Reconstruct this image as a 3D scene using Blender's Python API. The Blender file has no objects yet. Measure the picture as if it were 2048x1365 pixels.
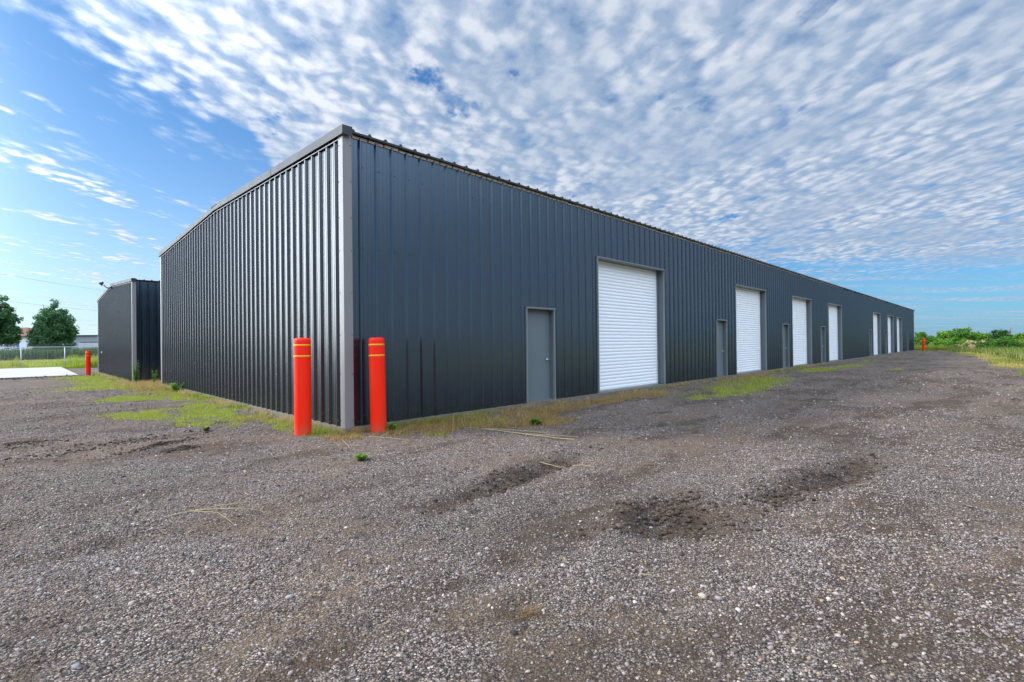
import bpy, math, random
import numpy as np
from mathutils import Vector, Matrix
random.seed(7)
rng = np.random.default_rng(11)
sc = bpy.context.scene
col = sc.collection
R = math.radians

# ------------------------------------------------------------------ camera
F_PX, YAW, PITCH, ROLL = 979.86, 0.78478, 0.0054, -0.01143
CAM = Vector((-3.785, -7.668, 1.426))
Fv = Vector((math.cos(YAW)*math.cos(PITCH), math.sin(YAW)*math.cos(PITCH), math.sin(PITCH)))
Rv = Vector((math.sin(YAW), -math.cos(YAW), 0))
Uv = Rv.cross(Fv)
R2 = Rv*math.cos(ROLL)+Uv*math.sin(ROLL)
U2 = -Rv*math.sin(ROLL)+Uv*math.cos(ROLL)
cd = bpy.data.cameras.new('camera')
cam = bpy.data.objects.new('camera', cd)
col.objects.link(cam)
cd.sensor_width = 36
cd.lens = F_PX/2048*36
cd.clip_start = .05
cd.clip_end = 12000
m = Matrix((R2, U2, -Fv)).transposed().to_4x4()
m.translation = CAM
cam.matrix_world = m
sc.camera = cam


def at(u, D, z=None):
    """ground position at sideways tangent u and distance D from the viewpoint"""
    p = CAM+D*(Vector((math.cos(YAW), math.sin(YAW), 0))+u*Rv)
    return Vector((p.x, p.y, gz(p.x, p.y) if z is None else z))


# ------------------------------------------------------------------ noise
_perm = rng.permutation(512)
_val = rng.random(1024)


def vnoise(x, y, seed=0):
    x = np.asarray(x, float); y = np.asarray(y, float)
    xi = np.floor(x).astype(int); yi = np.floor(y).astype(int)
    fx = x-xi; fy = y-yi
    fx = fx*fx*fx*(fx*(fx*6-15)+10); fy = fy*fy*fy*(fy*(fy*6-15)+10)

    def h(a, b):
        return _val[(_perm[(a+_perm[(b+seed*17) & 511]) & 511]+seed*31) & 1023]
    return (h(xi, yi)*(1-fx)+h(xi+1, yi)*fx)*(1-fy)+(h(xi, yi+1)*(1-fx)+h(xi+1, yi+1)*fx)*fy


def fbm(x, y, s=1., o=4, seed=0, g=.5):
    t = 0; a = 1; n = 0
    for k in range(o):
        t = t+a*vnoise(x*s*2**k+k*13.7, y*s*2**k-k*7.3, seed+k); n += a; a *= g
    return t/n


def sst(a, b, x):
    t = np.clip((np.asarray(x, float)-a)/(b-a), 0, 1)
    return t*t*(3-2*t)


def ell(x, y, e):
    cx, cy, rx, ry, rot = e[:5]
    c, s = math.cos(R(rot)), math.sin(R(rot))
    dx = x-cx; dy = y-cy
    return np.exp(-(((dx*c+dy*s)/rx)**2+((-dx*s+dy*c)/ry)**2))


# pits, ruts and clods: x, y, rx, ry, rot, height, dark
PITS = [(.05, -3.95, .85, .16, 6, -.12, 1.25), (.1, -3.68, .8, .10, 8, .03, .15), (.7, -3.85, .25, .16, 0, -.03, .7),
        (-.05, -5.82, .44, .28, -20, -.13, 1.35), (-.35, -5.45, .55, .14, 25, .065, .35), (.35, -6.15, .5, .13, -15, .035, .2),
        (.25, -5.55, .3, .14, -10, -.04, .9), (2.25, -6.42, .75, .19, -8, -.12, 1.25), (2.3, -6.12, .7, .12, -6, .04, .15),
        (1.1, -6.2, .35, .14, -10, -.03, .6), (3.0, -6.5, .4, .12, 0, -.04, .6), (10., -6.4, 1.4, .2, 0, -.05, .7), (11.2, -6.9, 1.2, .22, -10, -.04, .6),
        (-3.82, 2.6, .35, .22, 10, .045, 1.1), (-2.35, 1.05, .38, .10, 25, .035, .8), (-2.2, .55, .12, .08, 0, .04, 1.), (-3.2, 4.3, .4, .2, 5, -.02, .45),
        (-1.93, -5.85, .10, .07, 20, -.04, 1.1), (-3.72, -4.2, .2, .14, 20, -.03, .7), (-3.75, -4.6, .1, .1, 20, -.03, .8), (-3.3, -3.0, .4, .16, 15, -.025, .5),
        (4.3, -3.65, .5, .13, -20, -.04, .7), (3.7, -6.2, .5, .16, 0, -.04, .6), (-2.6, -3.2, .35, .18, 0, -.02, .5),
        (6.2, -5.2, 1.2, .3, -5, -.03, .5), (7.5, -4.2, 1.6, .3, 5, -.03, .4), (-.6, -4.85, .5, .2, 10, -.02, .35), (-1.1, -5.0, .35, .15, 0, -.02, .4),
        (-1.6, 34.2, 2.2, .45, 0, .1, 1.1), (-5.5, 33.6, 4, .4, 0, .05, .8), (-2.9, 1.7, .9, .25, 12, -.02, .3), (14, -5, 3, .4, -4, -.04, .4), (24, -4.6, 4, .5, -2, -.04, .4)]
# cover: x, y, rx, ry, rot, green, dry
PATCH = [(-.45, 2.3, .5, 1.9, 5, .8, .5), (-1.35, 3.0, .7, 1.1, 0, .95, .2), (-2.15, 5.5, .6, .9, 20, 1., .1), (-.3, 6.5, .7, 1.6, 0, .8, .4), (-.5, 10, 1.0, 2.2, 0, .9, .5),
         (-1.7, 9.7, 1.2, 1.0, 0, .8, .1), (-1.1, 5.4, 1.0, 1.2, 0, .85, .2), (-1.7, 17, 1.9, 2.6, 0, 1., .2), (-.3, 14, 1.0, 3, 0, .9, .9), (.8, 18.4, 1.8, 3.2, 0, .4, 1.4),
         (-1.0, 24, 1.3, 4, 0, 1.2, .2), (-1.2, 31, 1.6, 3, 0, 1.1, .1), (-.4, .7, .45, .9, 0, .6, .4), (-.2, -.2, .35, .35, 0, .2, .8), (-.85, -1.1, .25, .4, 10, .5, .4),
         (.4, -.6, .7, .35, 0, .4, .9), (1.6, -.7, 1.1, .6, 0, .35, 1.2), (2.6, -1.1, 1.2, .7, 0, .35, 1.2), (4.2, -.7, 1.5, .5, 0, .15, 1.1), (3.0, -1.9, .9, .35, -8, .2, .9),
         (.75, -1.25, .5, .25, -10, .6, .3), (1.3, -2.2, .5, .25, -20, .35, .6), (6.0, -.8, 1.6, .45, 0, .15, .8), (8.3, -.8, 1.8, .6, 0, .35, .9), (10.2, -2.2, 2.3, .75, 0, 1.25, .3),
         (12.8, -1.9, 2.2, .85, 0, 1.2, .45), (15.8, -1.6, 2.0, .8, 0, .8, .7), (17, -.7, 6, .5, 0, .5, .9), (23, -1.5, 2.6, .9, 0, .95, .3), (28.5, -1.7, 2.4, .9, 0, .85, .3), (37, -1.2, 4, .7, 0, .6, .4), (50, -1.2, 7, .8, 0, .55, .4),
         (66, -1.5, 7, 1.2, 0, .6, .4), (7.6, -5.9, .45, .16, 0, .5, .5), (25, -4.1, 3, .35, 0, .7, .3), (38, -3.4, 6, .4, 0, .5, .3), (-3.2, 12, .9, .5, 0, .2, .4), (-.75, -3.0, .12, .12, 0, .0, .0)]


def lot_edge(x):
    return np.interp(x, [-60, 2, 8, 15, 22, 31, 45, 64, 76, 90], [-60, -40, -22, -12.5, -9.1, -7.8, -7.0, -4.5, -2.8, -2.8])


def gz(x, y, fine=True):
    x = np.asarray(x, float); y = np.asarray(y, float)
    z = -.25*sst(13.5, 22, y)*sst(12, 3, x)-.10*sst(22, 37, y)*sst(14, 3, x)-.15*sst(36, 60, y)
    z = z+.012*(fbm(x, y, .35, 3, 3)-.5)*4*sst(.2, 1.5, np.minimum(np.abs(y), np.abs(x))+sst(0, 3, -y)*2+sst(0, 3, -x)*2)
    wall = sst(0., .5, np.maximum(-y, -x))
    z = z+wall*(.022*(fbm(x, y, 1.3, 3, 5)-.5)*2+.016*(fbm(x, y, 5, 3, 9)-.5)*2)
    z = z+wall*.075*(fbm(x*.42+y*.05, y*1.35, 1, 3, 81)-.5)*sst(24, 12, np.hypot(x, y))*sst(-.3, -2.5, np.minimum(y, x*1.0))
    for e in PITS:
        w_ = ell(x, y, e)
        z = z+e[5]*w_*(.6+.8*vnoise(x*7, y*7, 4))+np.sign(e[6])*.030*np.sqrt(w_)*(fbm(x, y, 8.5, 2, 14)-.5)*(1 if e[0] < 5 else 0)
    r = np.hypot(x-30, y-20)
    z = z-.9*sst(110, 500, r)
    if np.ndim(z) == 0:
        return float(z)-.012
    return z-.012


def cover(x, y):
    x = np.asarray(x, float); y = np.asarray(y, float)
    n = .35*fbm(x, y, 1.1, 3, 21, .6)+.4*fbm(x, y, 2.9, 3, 24, .6)+.25*fbm(x, y, 8.3, 2, 27, .6); n2 = .35*fbm(x, y, 1.1, 3, 33, .6)+.35*fbm(x, y, 2.7, 3, 36, .6)+.3*fbm(x, y, 7.7, 2, 39, .6)
    n = np.clip((n-.5)*3.1+.45, 0, 1.1); n2 = np.clip((n2-.5)*2.3+.5, 0, 1.1)
    g = 0; d = 0
    for e in PATCH:
        w = ell(x, y, e)
        g = g+e[5]*w; d = d+e[6]*w
    g = sst(.38, 1.05, np.minimum(g, 1.25)*(.25+1.45*n))
    d = sst(.40, .92, np.minimum(d, 1.3)*(.25+1.4*n2))
    return g, d


def lotmask(x, y):
    x = np.asarray(x, float); y = np.asarray(y, float)
    w = (fbm(x, y, .5, 4, 41)-.5)
    a = sst(-.5, .5, y-lot_edge(x)+w*2.2)
    b = sst(.8, -.8, x-77+w*4)
    c = sst(.5, -.5, y-56.6+w*1.5)
    return a*b*c


# ------------------------------------------------------------------ materials
def new_mat(name):
    mt = bpy.data.materials.new(name); mt.use_nodes = True
    nt = mt.node_tree; nt.nodes.clear()
    out = nt.nodes.new('ShaderNodeOutputMaterial')
    bs = nt.nodes.new('ShaderNodeBsdfPrincipled')
    nt.links.new(bs.outputs[0], out.inputs[0])
    return mt, nt, bs, out


def N(nt, t, **kw):
    n = nt.nodes.new(t)
    for k, v in kw.items():
        if k.startswith('i_'):
            n.inputs[int(k[2:])].default_value = v
        else:
            setattr(n, k, v)
    return n


def L(nt, a, b):
    nt.links.new(a, b)


def M(nt, op, a, b=None, c=None, clamp=False):
    n = nt.nodes.new('ShaderNodeMath'); n.operation = op; n.use_clamp = clamp
    for i, v in enumerate((a, b, c)):
        if v is None: continue
        if isinstance(v, (int, float)): n.inputs[i].default_value = v
        else: nt.links.new(v, n.inputs[i])
    return n.outputs[0]


def mixc(nt, f, a, b, bt='MIX'):
    n = nt.nodes.new('ShaderNodeMix'); n.data_type = 'RGBA'; n.blend_type = bt
    for i, v in ((0, f), (6, a), (7, b)):
        if isinstance(v, (int, float)): n.inputs[i].default_value = v
        elif isinstance(v, tuple): n.inputs[i].default_value = (*v[:3], 1)
        else: nt.links.new(v, n.inputs[i])
    return n.outputs[2]


def ss(nt, x, a, b):
    n = nt.nodes.new('ShaderNodeMapRange'); n.interpolation_type = 'SMOOTHSTEP'
    n.inputs[1].default_value = a; n.inputs[2].default_value = b
    if a > b:
        n.inputs[1].default_value = b; n.inputs[2].default_value = a
        n.inputs[3].default_value = 1; n.inputs[4].default_value = 0
    nt.links.new(x, n.inputs[0])
    return n.outputs[0]


def obj_noise(nt, scale, detail=3, rough=.5, vec=None, stretch=None, typ='Object'):
    if vec is None:
        tc = nt.nodes.new('ShaderNodeTexCoord'); vec = tc.outputs[typ]
    if stretch:
        mp = nt.nodes.new('ShaderNodeMapping'); mp.inputs['Scale'].default_value = stretch
        nt.links.new(vec, mp.inputs[0]); vec = mp.outputs[0]
    n = nt.nodes.new('ShaderNodeTexNoise'); n.inputs['Scale'].default_value = scale
    n.inputs['Detail'].default_value = detail; n.inputs['Roughness'].default_value = rough
    nt.links.new(vec, n.inputs['Vector'])
    return n.outputs[0]


def bump(nt, h, strength, dist, bs, prev=None):
    b = nt.nodes.new('ShaderNodeBump'); b.inputs['Strength'].default_value = strength; b.inputs['Distance'].default_value = dist
    nt.links.new(h, b.inputs['Height'])
    if prev is not None: nt.links.new(prev, b.inputs['Normal'])
    nt.links.new(b.outputs[0], bs.inputs['Normal'])
    return b.outputs[0]


def metal_paint(name, c, rough, metallic=0., spec=.5, wave=.0, dirt=True, var=.1, ior=1.5, tint=None):
    mt, nt, bs, out = new_mat(name)
    pos = N(nt, 'ShaderNodeNewGeometry').outputs['Position']
    n = obj_noise(nt, 1.2, 4, .6, vec=pos)
    ca = mixc(nt, n, tuple(v*(1-var) for v in c), tuple(v*(1+var) for v in c))
    if dirt:
        sep = N(nt, 'ShaderNodeSeparateXYZ'); L(nt, pos, sep.inputs[0])
        spl = obj_noise(nt, 38, 3, .65, vec=pos)
        low = ss(nt, M(nt, 'ADD', sep.outputs[2], M(nt, 'MULTIPLY', obj_noise(nt, 3, 2, .5, vec=pos), .3)), .75, .1)
        f = M(nt, 'MULTIPLY', ss(nt, spl, .57, .70), low)
        sp2 = ss(nt, obj_noise(nt, 26, 1, .5, vec=pos), .80, .84)
        f = M(nt, 'MAXIMUM', M(nt, 'MULTIPLY', f, .6), M(nt, 'MULTIPLY', sp2, .35))
        ca = mixc(nt, f, ca, (.24, .22, .2))
    L(nt, ca, bs.inputs['Base Color'])
    rr = nt.nodes.new('ShaderNodeMapRange'); rr.inputs[3].default_value = rough*.85; rr.inputs[4].default_value = rough*1.2
    L(nt, obj_noise(nt, 2.5, 3, .5, vec=pos), rr.inputs[0]); L(nt, rr.outputs[0], bs.inputs['Roughness'])
    bs.inputs['Metallic'].default_value = metallic
    bs.inputs['Specular IOR Level'].default_value = spec
    bs.inputs['IOR'].default_value = ior
    if tint: bs.inputs['Specular Tint'].default_value = (*tint, 1)
    if wave:
        h = obj_noise(nt, 1.1, 0, .5, vec=pos, stretch=(1, 1, .35))
        bump(nt, h, 1, wave, bs)
    return mt


def simple(name, c, rough=.6, var=.12, ns=8, metallic=0, spec=.5, bmp=0):
    mt, nt, bs, out = new_mat(name)
    n = obj_noise(nt, ns, 4, .6)
    L(nt, mixc(nt, n, tuple(v*(1-var) for v in c), tuple(min(1, v*(1+var)) for v in c)), bs.inputs['Base Color'])
    bs.inputs['Roughness'].default_value = rough; bs.inputs['Metallic'].default_value = metallic
    bs.inputs['Specular IOR Level'].default_value = spec
    if bmp: bump(nt, n, .6, bmp, bs)
    return mt


def leaf_mat(name, c1, c2, trans=.35, ns=.8, c3=None):
    mt, nt, bs, out = new_mat(name)
    pos = N(nt, 'ShaderNodeNewGeometry')
    n = obj_noise(nt, ns, 3, .6, vec=pos.outputs['Position'])
    c = mixc(nt, ss(nt, n, .35, .65), c1, c2)
    c = mixc(nt, M(nt, 'MULTIPLY', pos.outputs['Random Per Island'], .55), c, c3 or tuple(v*1.7 for v in c2))
    L(nt, c, bs.inputs['Base Color']); bs.inputs['Roughness'].default_value = .6; bs.inputs['Specular IOR Level'].default_value = .25
    tr = N(nt, 'ShaderNodeBsdfTranslucent')
    L(nt, mixc(nt, .5, c, (.35, .5, .05), 'MULTIPLY') if False else c, tr.inputs[0])
    mx = N(nt, 'ShaderNodeMixShader'); mx.inputs[0].default_value = trans
    L(nt, bs.outputs[0], mx.inputs[1]); L(nt, tr.outputs[0], mx.inputs[2]); L(nt, mx.outputs[0], out.inputs[0])
    return mt


MT = {}
MT['wall'] = metal_paint('charcoal_wall_paint', (.006, .009, .014), .21, metallic=.0, spec=.5, wave=.002, ior=2.12, tint=(.64, .84, 1.0))
MT['gable'] = metal_paint('charcoal_gable_paint', (.008, .011, .017), .25, metallic=.0, spec=.5, wave=.0, ior=1.80)
MT['roof'] = metal_paint('dark_roof_paint', (.018, .018, .02), .4, spec=.5, dirt=False)
MT['rake'] = metal_paint('grey_rake_paint', (.03, .036, .042), .45, metallic=0, spec=.25, dirt=False)
MT['corner'] = metal_paint('taupe_trim_paint', (.22, .205, .195), .36, metallic=.0, spec=.6, dirt=False)
MT['frame'] = metal_paint('grey_green_frame_paint', (.11, .13, .135), .4, spec=.5, dirt=False)
MT['frametrim'] = metal_paint('frame_edge_paint', (.20, .21, .205), .4, spec=.5, dirt=False)
MT['door'] = metal_paint('grey_door_paint', (.13, .16, .165), .42, spec=.5, dirt=False, var=.06)
MT['white'] = metal_paint('white_curtain_paint', (.88, .88, .87), .42, spec=.5, dirt=True, var=.03)
MT['closure'] = simple('cream_insulation', (.75, .68, .58), .9, .35, 6)
MT['screw'] = simple('screw_dark', (.012, .015, .02), .5)
MT['chrome'] = simple('brushed_steel', (.7, .7, .7), .28, .05, metallic=.9)
MT['rubber'] = simple('black_seal', (.02, .02, .02), .7)
MT['concrete'] = simple('slab_concrete', (.17, .14, .11), .9, .35, 5, bmp=.01)
MT['padc'] = simple('pale_concrete', (.42, .41, .385), .85, .22, .9, bmp=.003)
def red_mat():
    mt, nt, bs, out = new_mat('red_bollard_plastic')
    tc = N(nt, 'ShaderNodeTexCoord').outputs['Object']
    sep = N(nt, 'ShaderNodeSeparateXYZ'); L(nt, tc, sep.inputs[0])
    c = mixc(nt, ss(nt, obj_noise(nt, 3, 5, .65, vec=tc, stretch=(1, 1, .35)), .35, .7), (.95, .018, .001), (.80, .035, .008))
    sc_ = ss(nt, obj_noise(nt, 34, 3, .7, vec=tc), .66, .74)
    low = ss(nt, M(nt, 'ADD', sep.outputs[2], M(nt, 'MULTIPLY', obj_noise(nt, 9, 3, .6, vec=tc), .35)), .62, .12)
    c = mixc(nt, M(nt, 'MULTIPLY', sc_, M(nt, 'MULTIPLY_ADD', low, .6, .12)), c, (.30, .20, .15))
    c = mixc(nt, M(nt, 'MULTIPLY', ss(nt, sep.outputs[2], .22, 0.0), .35), c, (.25, .13, .08))
    L(nt, c, bs.inputs['Base Color']); bs.inputs['Roughness'].default_value = .45; bs.inputs['Specular IOR Level'].default_value = .22
    bump(nt, obj_noise(nt, 2.2, 2, .5, vec=tc, stretch=(1, 1, .5)), .5, .01, bs)
    return mt


MT['red'] = red_mat()
MT['yellow'] = simple('yellow_reflective_tape', (.85, .36, .008), .45, .05)
MT['galv'] = simple('galvanised_steel', (.55, .57, .58), .4, .1, metallic=.6)
MT['wood'] = simple('weathered_wood', (.16, .12, .09), .9, .3, 5)
MT['bark'] = simple('tree_bark', (.09, .07, .05), .95, .4, 12, bmp=.02)
MT['black'] = simple('black_metal', (.02, .02, .02), .5)
MT['glass'] = simple('dark_glass', (.10, .14, .18), .12, .1, 3)
MT['hwhite'] = simple('white_siding', (.72, .76, .82), .7, .05, 3)
MT['blue'] = simple('blue_shutter_paint', (.02, .07, .25), .5)
MT['hroof'] = simple('brown_shingles', (.17, .075, .05), .9, .3, 9)
MT['shedwall'] = simple('grey_shed_metal', (.30, .32, .35), .5, .15, 2)
MT['shedlow'] = simple('pale_shed_metal', (.48, .50, .52), .5, .12, 2)
MT['brown'] = simple('brown_door_paint', (.06, .035, .03), .6)
MT['lens'] = simple('lamp_lens', (.5, .5, .5), .2)


def gravel_mat():
    mt, nt, bs, out = new_mat('gravel_ground')
    geo = N(nt, 'ShaderNodeNewGeometry'); pos = geo.outputs['Position']
    att = N(nt, 'ShaderNodeAttribute', attribute_name='mask')
    sp = N(nt, 'ShaderNodeSeparateColor'); L(nt, att.outputs['Color'], sp.inputs[0])
    lot, green, dark = sp.outputs[0], sp.outputs[1], sp.outputs[2]; dry = att.outputs['Alpha']
    hs = []; cs = []
    for s, sd in ((88, 0), (42, 3)):
        mp = N(nt, 'ShaderNodeMapping'); mp.inputs['Location'].default_value = (sd, sd*2, sd); L(nt, pos, mp.inputs[0])
        nz = N(nt, 'ShaderNodeTexNoise'); nz.inputs['Scale'].default_value = s*.6; L(nt, mp.outputs[0], nz.inputs[0])
        ad = N(nt, 'ShaderNodeVectorMath', operation='MULTIPLY_ADD'); L(nt, nz.outputs[1], ad.inputs[0]); ad.inputs[1].default_value = (.6/s,)*3; L(nt, mp.outputs[0], ad.inputs[2])
        v = N(nt, 'ShaderNodeTexVoronoi'); v.inputs['Scale'].default_value = s; L(nt, ad.outputs[0], v.inputs['Vector'])
        rc = N(nt, 'ShaderNodeSeparateColor'); L(nt, v.outputs['Color'], rc.inputs[0])
        cr = N(nt, 'ShaderNodeValToRGB'); e = cr.color_ramp
        stops = [(0, (.055, .048, .046)), (.3, (.125, .108, .102)), (.58, (.20, .178, .172)), (.78, (.30, .27, .26)), (.9, (.34, .26, .18)), (.965, (.44, .41, .38)), (1, (.58, .55, .51))]
        while len(e.elements) < len(stops): e.elements.new(.5)
        for el, (p, c) in zip(e.elements, stops): el.position = p; el.color = (*c, 1)
        L(nt, rc.outputs[0], cr.inputs[0])
        gap = ss(nt, v.outputs['Distance'], .75, .35)
        c = mixc(nt, gap, (.03, .025, .021), cr.outputs[0])
        cs.append(c); hs.append((gap, rc.outputs[1], v.outputs['Distance']))
    pick = ss(nt, obj_noise(nt, 6, 4, .7, vec=pos), .52, .60)
    c = mixc(nt, pick, cs[0], cs[1])
    # fines: brown soil between stones, in broad patches
    big = obj_noise(nt, .55, 6, .62, vec=pos)
    mid = obj_noise(nt, 2.6, 5, .65, vec=pos)
    fines = M(nt, 'MULTIPLY', ss(nt, big, .42, .60), ss(nt, mid, .36, .58))
    soil = mixc(nt, obj_noise(nt, 45, 5, .8, vec=pos), (.065, .043, .028), (.19, .14, .10))
    fleck = ss(nt, obj_noise(nt, 75, 2, .6, vec=pos), .60, .68)
    soil = mixc(nt, M(nt, 'MULTIPLY', fleck, .6), soil, (.42, .36, .30))
    c = mixc(nt, M(nt, 'MULTIPLY', fines, .78), c, soil)
    bz = obj_noise(nt, .23, 3, .5, vec=pos)
    c = mixc(nt, ss(nt, bz, .38, .66), c, mixc(nt, 1., c, (1.32, 1.24, 1.22), 'MULTIPLY'))
    dsoil = mixc(nt, obj_noise(nt, 38, 5, .8, vec=pos), (.028, .019, .013), (.105, .072, .050))
    dm = M(nt, 'MULTIPLY', dark, M(nt, 'MULTIPLY_ADD', ss(nt, mid, .30, .62), .8, .35), clamp=True)
    c = mixc(nt, M(nt, 'MULTIPLY', dm, .82), c, dsoil)
    gr = mixc(nt, obj_noise(nt, 30, 4, .8, vec=pos), (.08, .10, .014), (.30, .30, .05))
    dr = mixc(nt, obj_noise(nt, 40, 4, .8, vec=pos), (.09, .05, .018), (.30, .19, .07))
    brk = obj_noise(nt, 9, 5, .8, vec=pos)
    c = mixc(nt, M(nt, 'MULTIPLY', ss(nt, M(nt, 'MULTIPLY_ADD', brk, .9, M(nt, 'MULTIPLY', dry, .55)), .62, .85), M(nt, 'MULTIPLY', dry, .85)), c, dr)
    c = mixc(nt, M(nt, 'MULTIPLY', ss(nt, M(nt, 'MULTIPLY_ADD', brk, .9, M(nt, 'MULTIPLY', green, .55)), .60, .82), M(nt, 'MULTIPLY', green, .9)), c, gr)
    fl = mixc(nt, ss(nt, obj_noise(nt, .22, 5, .65, vec=pos), .40, .6), (.10, .135, .018), (.38, .29, .085))
    fl = mixc(nt, M(nt, 'MULTIPLY', obj_noise(nt, 7, 4, .7, vec=pos), .5), fl, (.06, .075, .012))
    c = mixc(nt, lot, fl, mixc(nt, 1., c, (1.18, 1.10, .99), 'MULTIPLY'))
    L(nt, c, bs.inputs['Base Color']); bs.inputs['Roughness'].default_value = .9; bs.inputs['Specular IOR Level'].default_value = .25
    h = M(nt, 'ADD', M(nt, 'MULTIPLY', M(nt, 'ADD', hs[0][0], hs[0][1]), .4), M(nt, 'MULTIPLY', obj_noise(nt, 25, 5, .7, vec=pos), 1.4))
    h2 = M(nt, 'MULTIPLY', M(nt, 'ADD', hs[1][0], hs[1][1]), M(nt, 'MULTIPLY_ADD', pick, .8, .15))
    bump(nt, M(nt, 'ADD', h, h2), 1., .014, bs)
    return mt


MT['gravel'] = gravel_mat()


def attr_mat(name, rough=.85):
    mt, nt, bs, out = new_mat(name)
    a = N(nt, 'ShaderNodeAttribute', attribute_name='tint')
    geo = N(nt, 'ShaderNodeNewGeometry')
    n = obj_noise(nt, 120, 3, .7, vec=geo.outputs['Position'])
    L(nt, mixc(nt, n, mixc(nt, 1., a.outputs[0], (.7, .7, .7), 'MULTIPLY'), mixc(nt, 1., a.outputs[0], (1.3, 1.3, 1.3), 'MULTIPLY')), bs.inputs['Base Color'])
    bs.inputs['Roughness'].default_value = rough; bs.inputs['Specular IOR Level'].default_value = .3
    return mt


MT['stone'] = attr_mat('stone_fragments')


def blade_mat():
    mt, nt, bs, out = new_mat('grass_blades')
    a = N(nt, 'ShaderNodeAttribute', attribute_name='tint')
    L(nt, a.outputs[0], bs.inputs['Base Color']); bs.inputs['Roughness'].default_value = .55; bs.inputs['Specular IOR Level'].default_value = .3
    tr = N(nt, 'ShaderNodeBsdfTranslucent'); L(nt, a.outputs[0], tr.inputs[0])
    mx = N(nt, 'ShaderNodeMixShader'); mx.inputs[0].default_value = .4
    L(nt, bs.outputs[0], mx.inputs[1]); L(nt, tr.outputs[0], mx.inputs[2]); L(nt, mx.outputs[0], out.inputs[0])
    return mt


MT['blade'] = blade_mat()
MT['leaf_dark'] = leaf_mat('leaves_deep_green', (.035, .11, .045), (.09, .21, .08), .4, .5, (.16, .32, .12))
MT['leaf_mid'] = leaf_mat('leaves_mid_green', (.045, .125, .015), (.10, .23, .028), .4, .4)
MT['leaf_bright'] = leaf_mat('leaves_bright_green', (.08, .19, .018), (.18, .33, .04), .4, .4)
MT['leaf_yellow'] = leaf_mat('weeds_yellow_green', (.16, .22, .02), (.36, .36, .04), .35, .7, (.5, .5, .12))
MT['leaf_straw'] = leaf_mat('weeds_straw', (.34, .28, .12), (.50, .41, .22), .3, .7)


# ------------------------------------------------------------------ mesh helpers
def link(name, me, parent=None, mats=()):
    o = bpy.data.objects.new(name, me); col.objects.link(o)
    for mm in mats: me.materials.append(mm)
    if parent is not None: o.parent = parent
    return o


def tag(o, label=None, cat=None, group=None, kind=None):
    if label: o['label'] = label
    if cat: o['category'] = cat
    if group: o['group'] = group
    if kind: o['kind'] = kind
    return o


def empty(name, loc=(0, 0, 0), rz=0, label=None, cat=None, group=None):
    o = bpy.data.objects.new(name, None); col.objects.link(o)
    o.location = loc; o.rotation_euler = (0, 0, rz); o.empty_display_size = .3
    return tag(o, label, cat, group)


def copy_tree(o, parent=None):
    c = o.copy(); col.objects.link(c)
    if parent is not None: c.parent = parent
    for ch in o.children: copy_tree(ch, c)
    return c


class MB:
    def __init__(s): s.v = []; s.f = []; s.m = []; s.sm = []

    def quad(s, a, b, c, d, mi=0, smooth=False):
        n = len(s.v); s.v += [tuple(a), tuple(b), tuple(c), tuple(d)]; s.f.append((n, n+1, n+2, n+3)); s.m.append(mi); s.sm.append(smooth)

    def face(s, pts, mi=0):
        n = len(s.v); s.v += [tuple(p) for p in pts]; s.f.append(tuple(range(n, n+len(pts)))); s.m.append(mi); s.sm.append(False)

    def box(s, x0, x1, y0, y1, z0, z1, mi=0):
        p = [(x, y, z) for z in (z0, z1) for y in (y0, y1) for x in (x0, x1)]
        for f in ((0, 2, 3, 1), (4, 5, 7, 6), (0, 1, 5, 4), (2, 6, 7, 3), (0, 4, 6, 2), (1, 3, 7, 5)):
            s.quad(*[p[i] for i in f], mi)

    def tube(s, pts, rad, n=8, mi=0, cap=True):
        pts = [Vector(p) for p in pts]
        if not isinstance(rad, (list, tuple)): rad = [rad]*len(pts)
        rings = []; base = len(s.v)
        for i, p in enumerate(pts):
            t = (pts[min(i+1, len(pts)-1)]-pts[max(i-1, 0)]).normalized()
            a = t.orthogonal().normalized() if i == 0 else (pa-t*pa.dot(t)).normalized()
            pa = a; b = t.cross(a)
            rings.append([p+(a*math.cos(2*math.pi*k/n)+b*math.sin(2*math.pi*k/n))*rad[i] for k in range(n)])
        for r in rings: s.v += [tuple(q) for q in r]
        for i in range(len(pts)-1):
            for k in range(n):
                k2 = (k+1) % n
                s.f.append((base+i*n+k, base+i*n+k2, base+(i+1)*n+k2, base+(i+1)*n+k)); s.m.append(mi); s.sm.append(True)
        if cap:
            s.f.append(tuple(base+k for k in reversed(range(n)))); s.m.append(mi); s.sm.append(False)
            s.f.append(tuple(base+(len(pts)-1)*n+k for k in range(n))); s.m.append(mi); s.sm.append(False)

    def lathe(s, prof, n=32, mi=0, c=(0, 0)):
        base = len(s.v)
        for r, z in prof:
            s.v += [(c[0]+r*math.cos(2*math.pi*k/n), c[1]+r*math.sin(2*math.pi*k/n), z) for k in range(n)]
        for i in range(len(prof)-1):
            for k in range(n):
                k2 = (k+1) % n
                s.f.append((base+i*n+k, base+i*n+k2, base+(i+1)*n+k2, base+(i+1)*n+k)); s.m.append(mi); s.sm.append(True)

    def build(s, name, mats, parent=None):
        me = bpy.data.meshes.new(name); me.from_pydata(s.v, [], s.f)
        me.polygons.foreach_set('material_index', s.m); me.polygons.foreach_set('use_smooth', s.sm); me.update()
        return link(name, me, parent, mats if isinstance(mats, (list, tuple)) else [mats])


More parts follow.
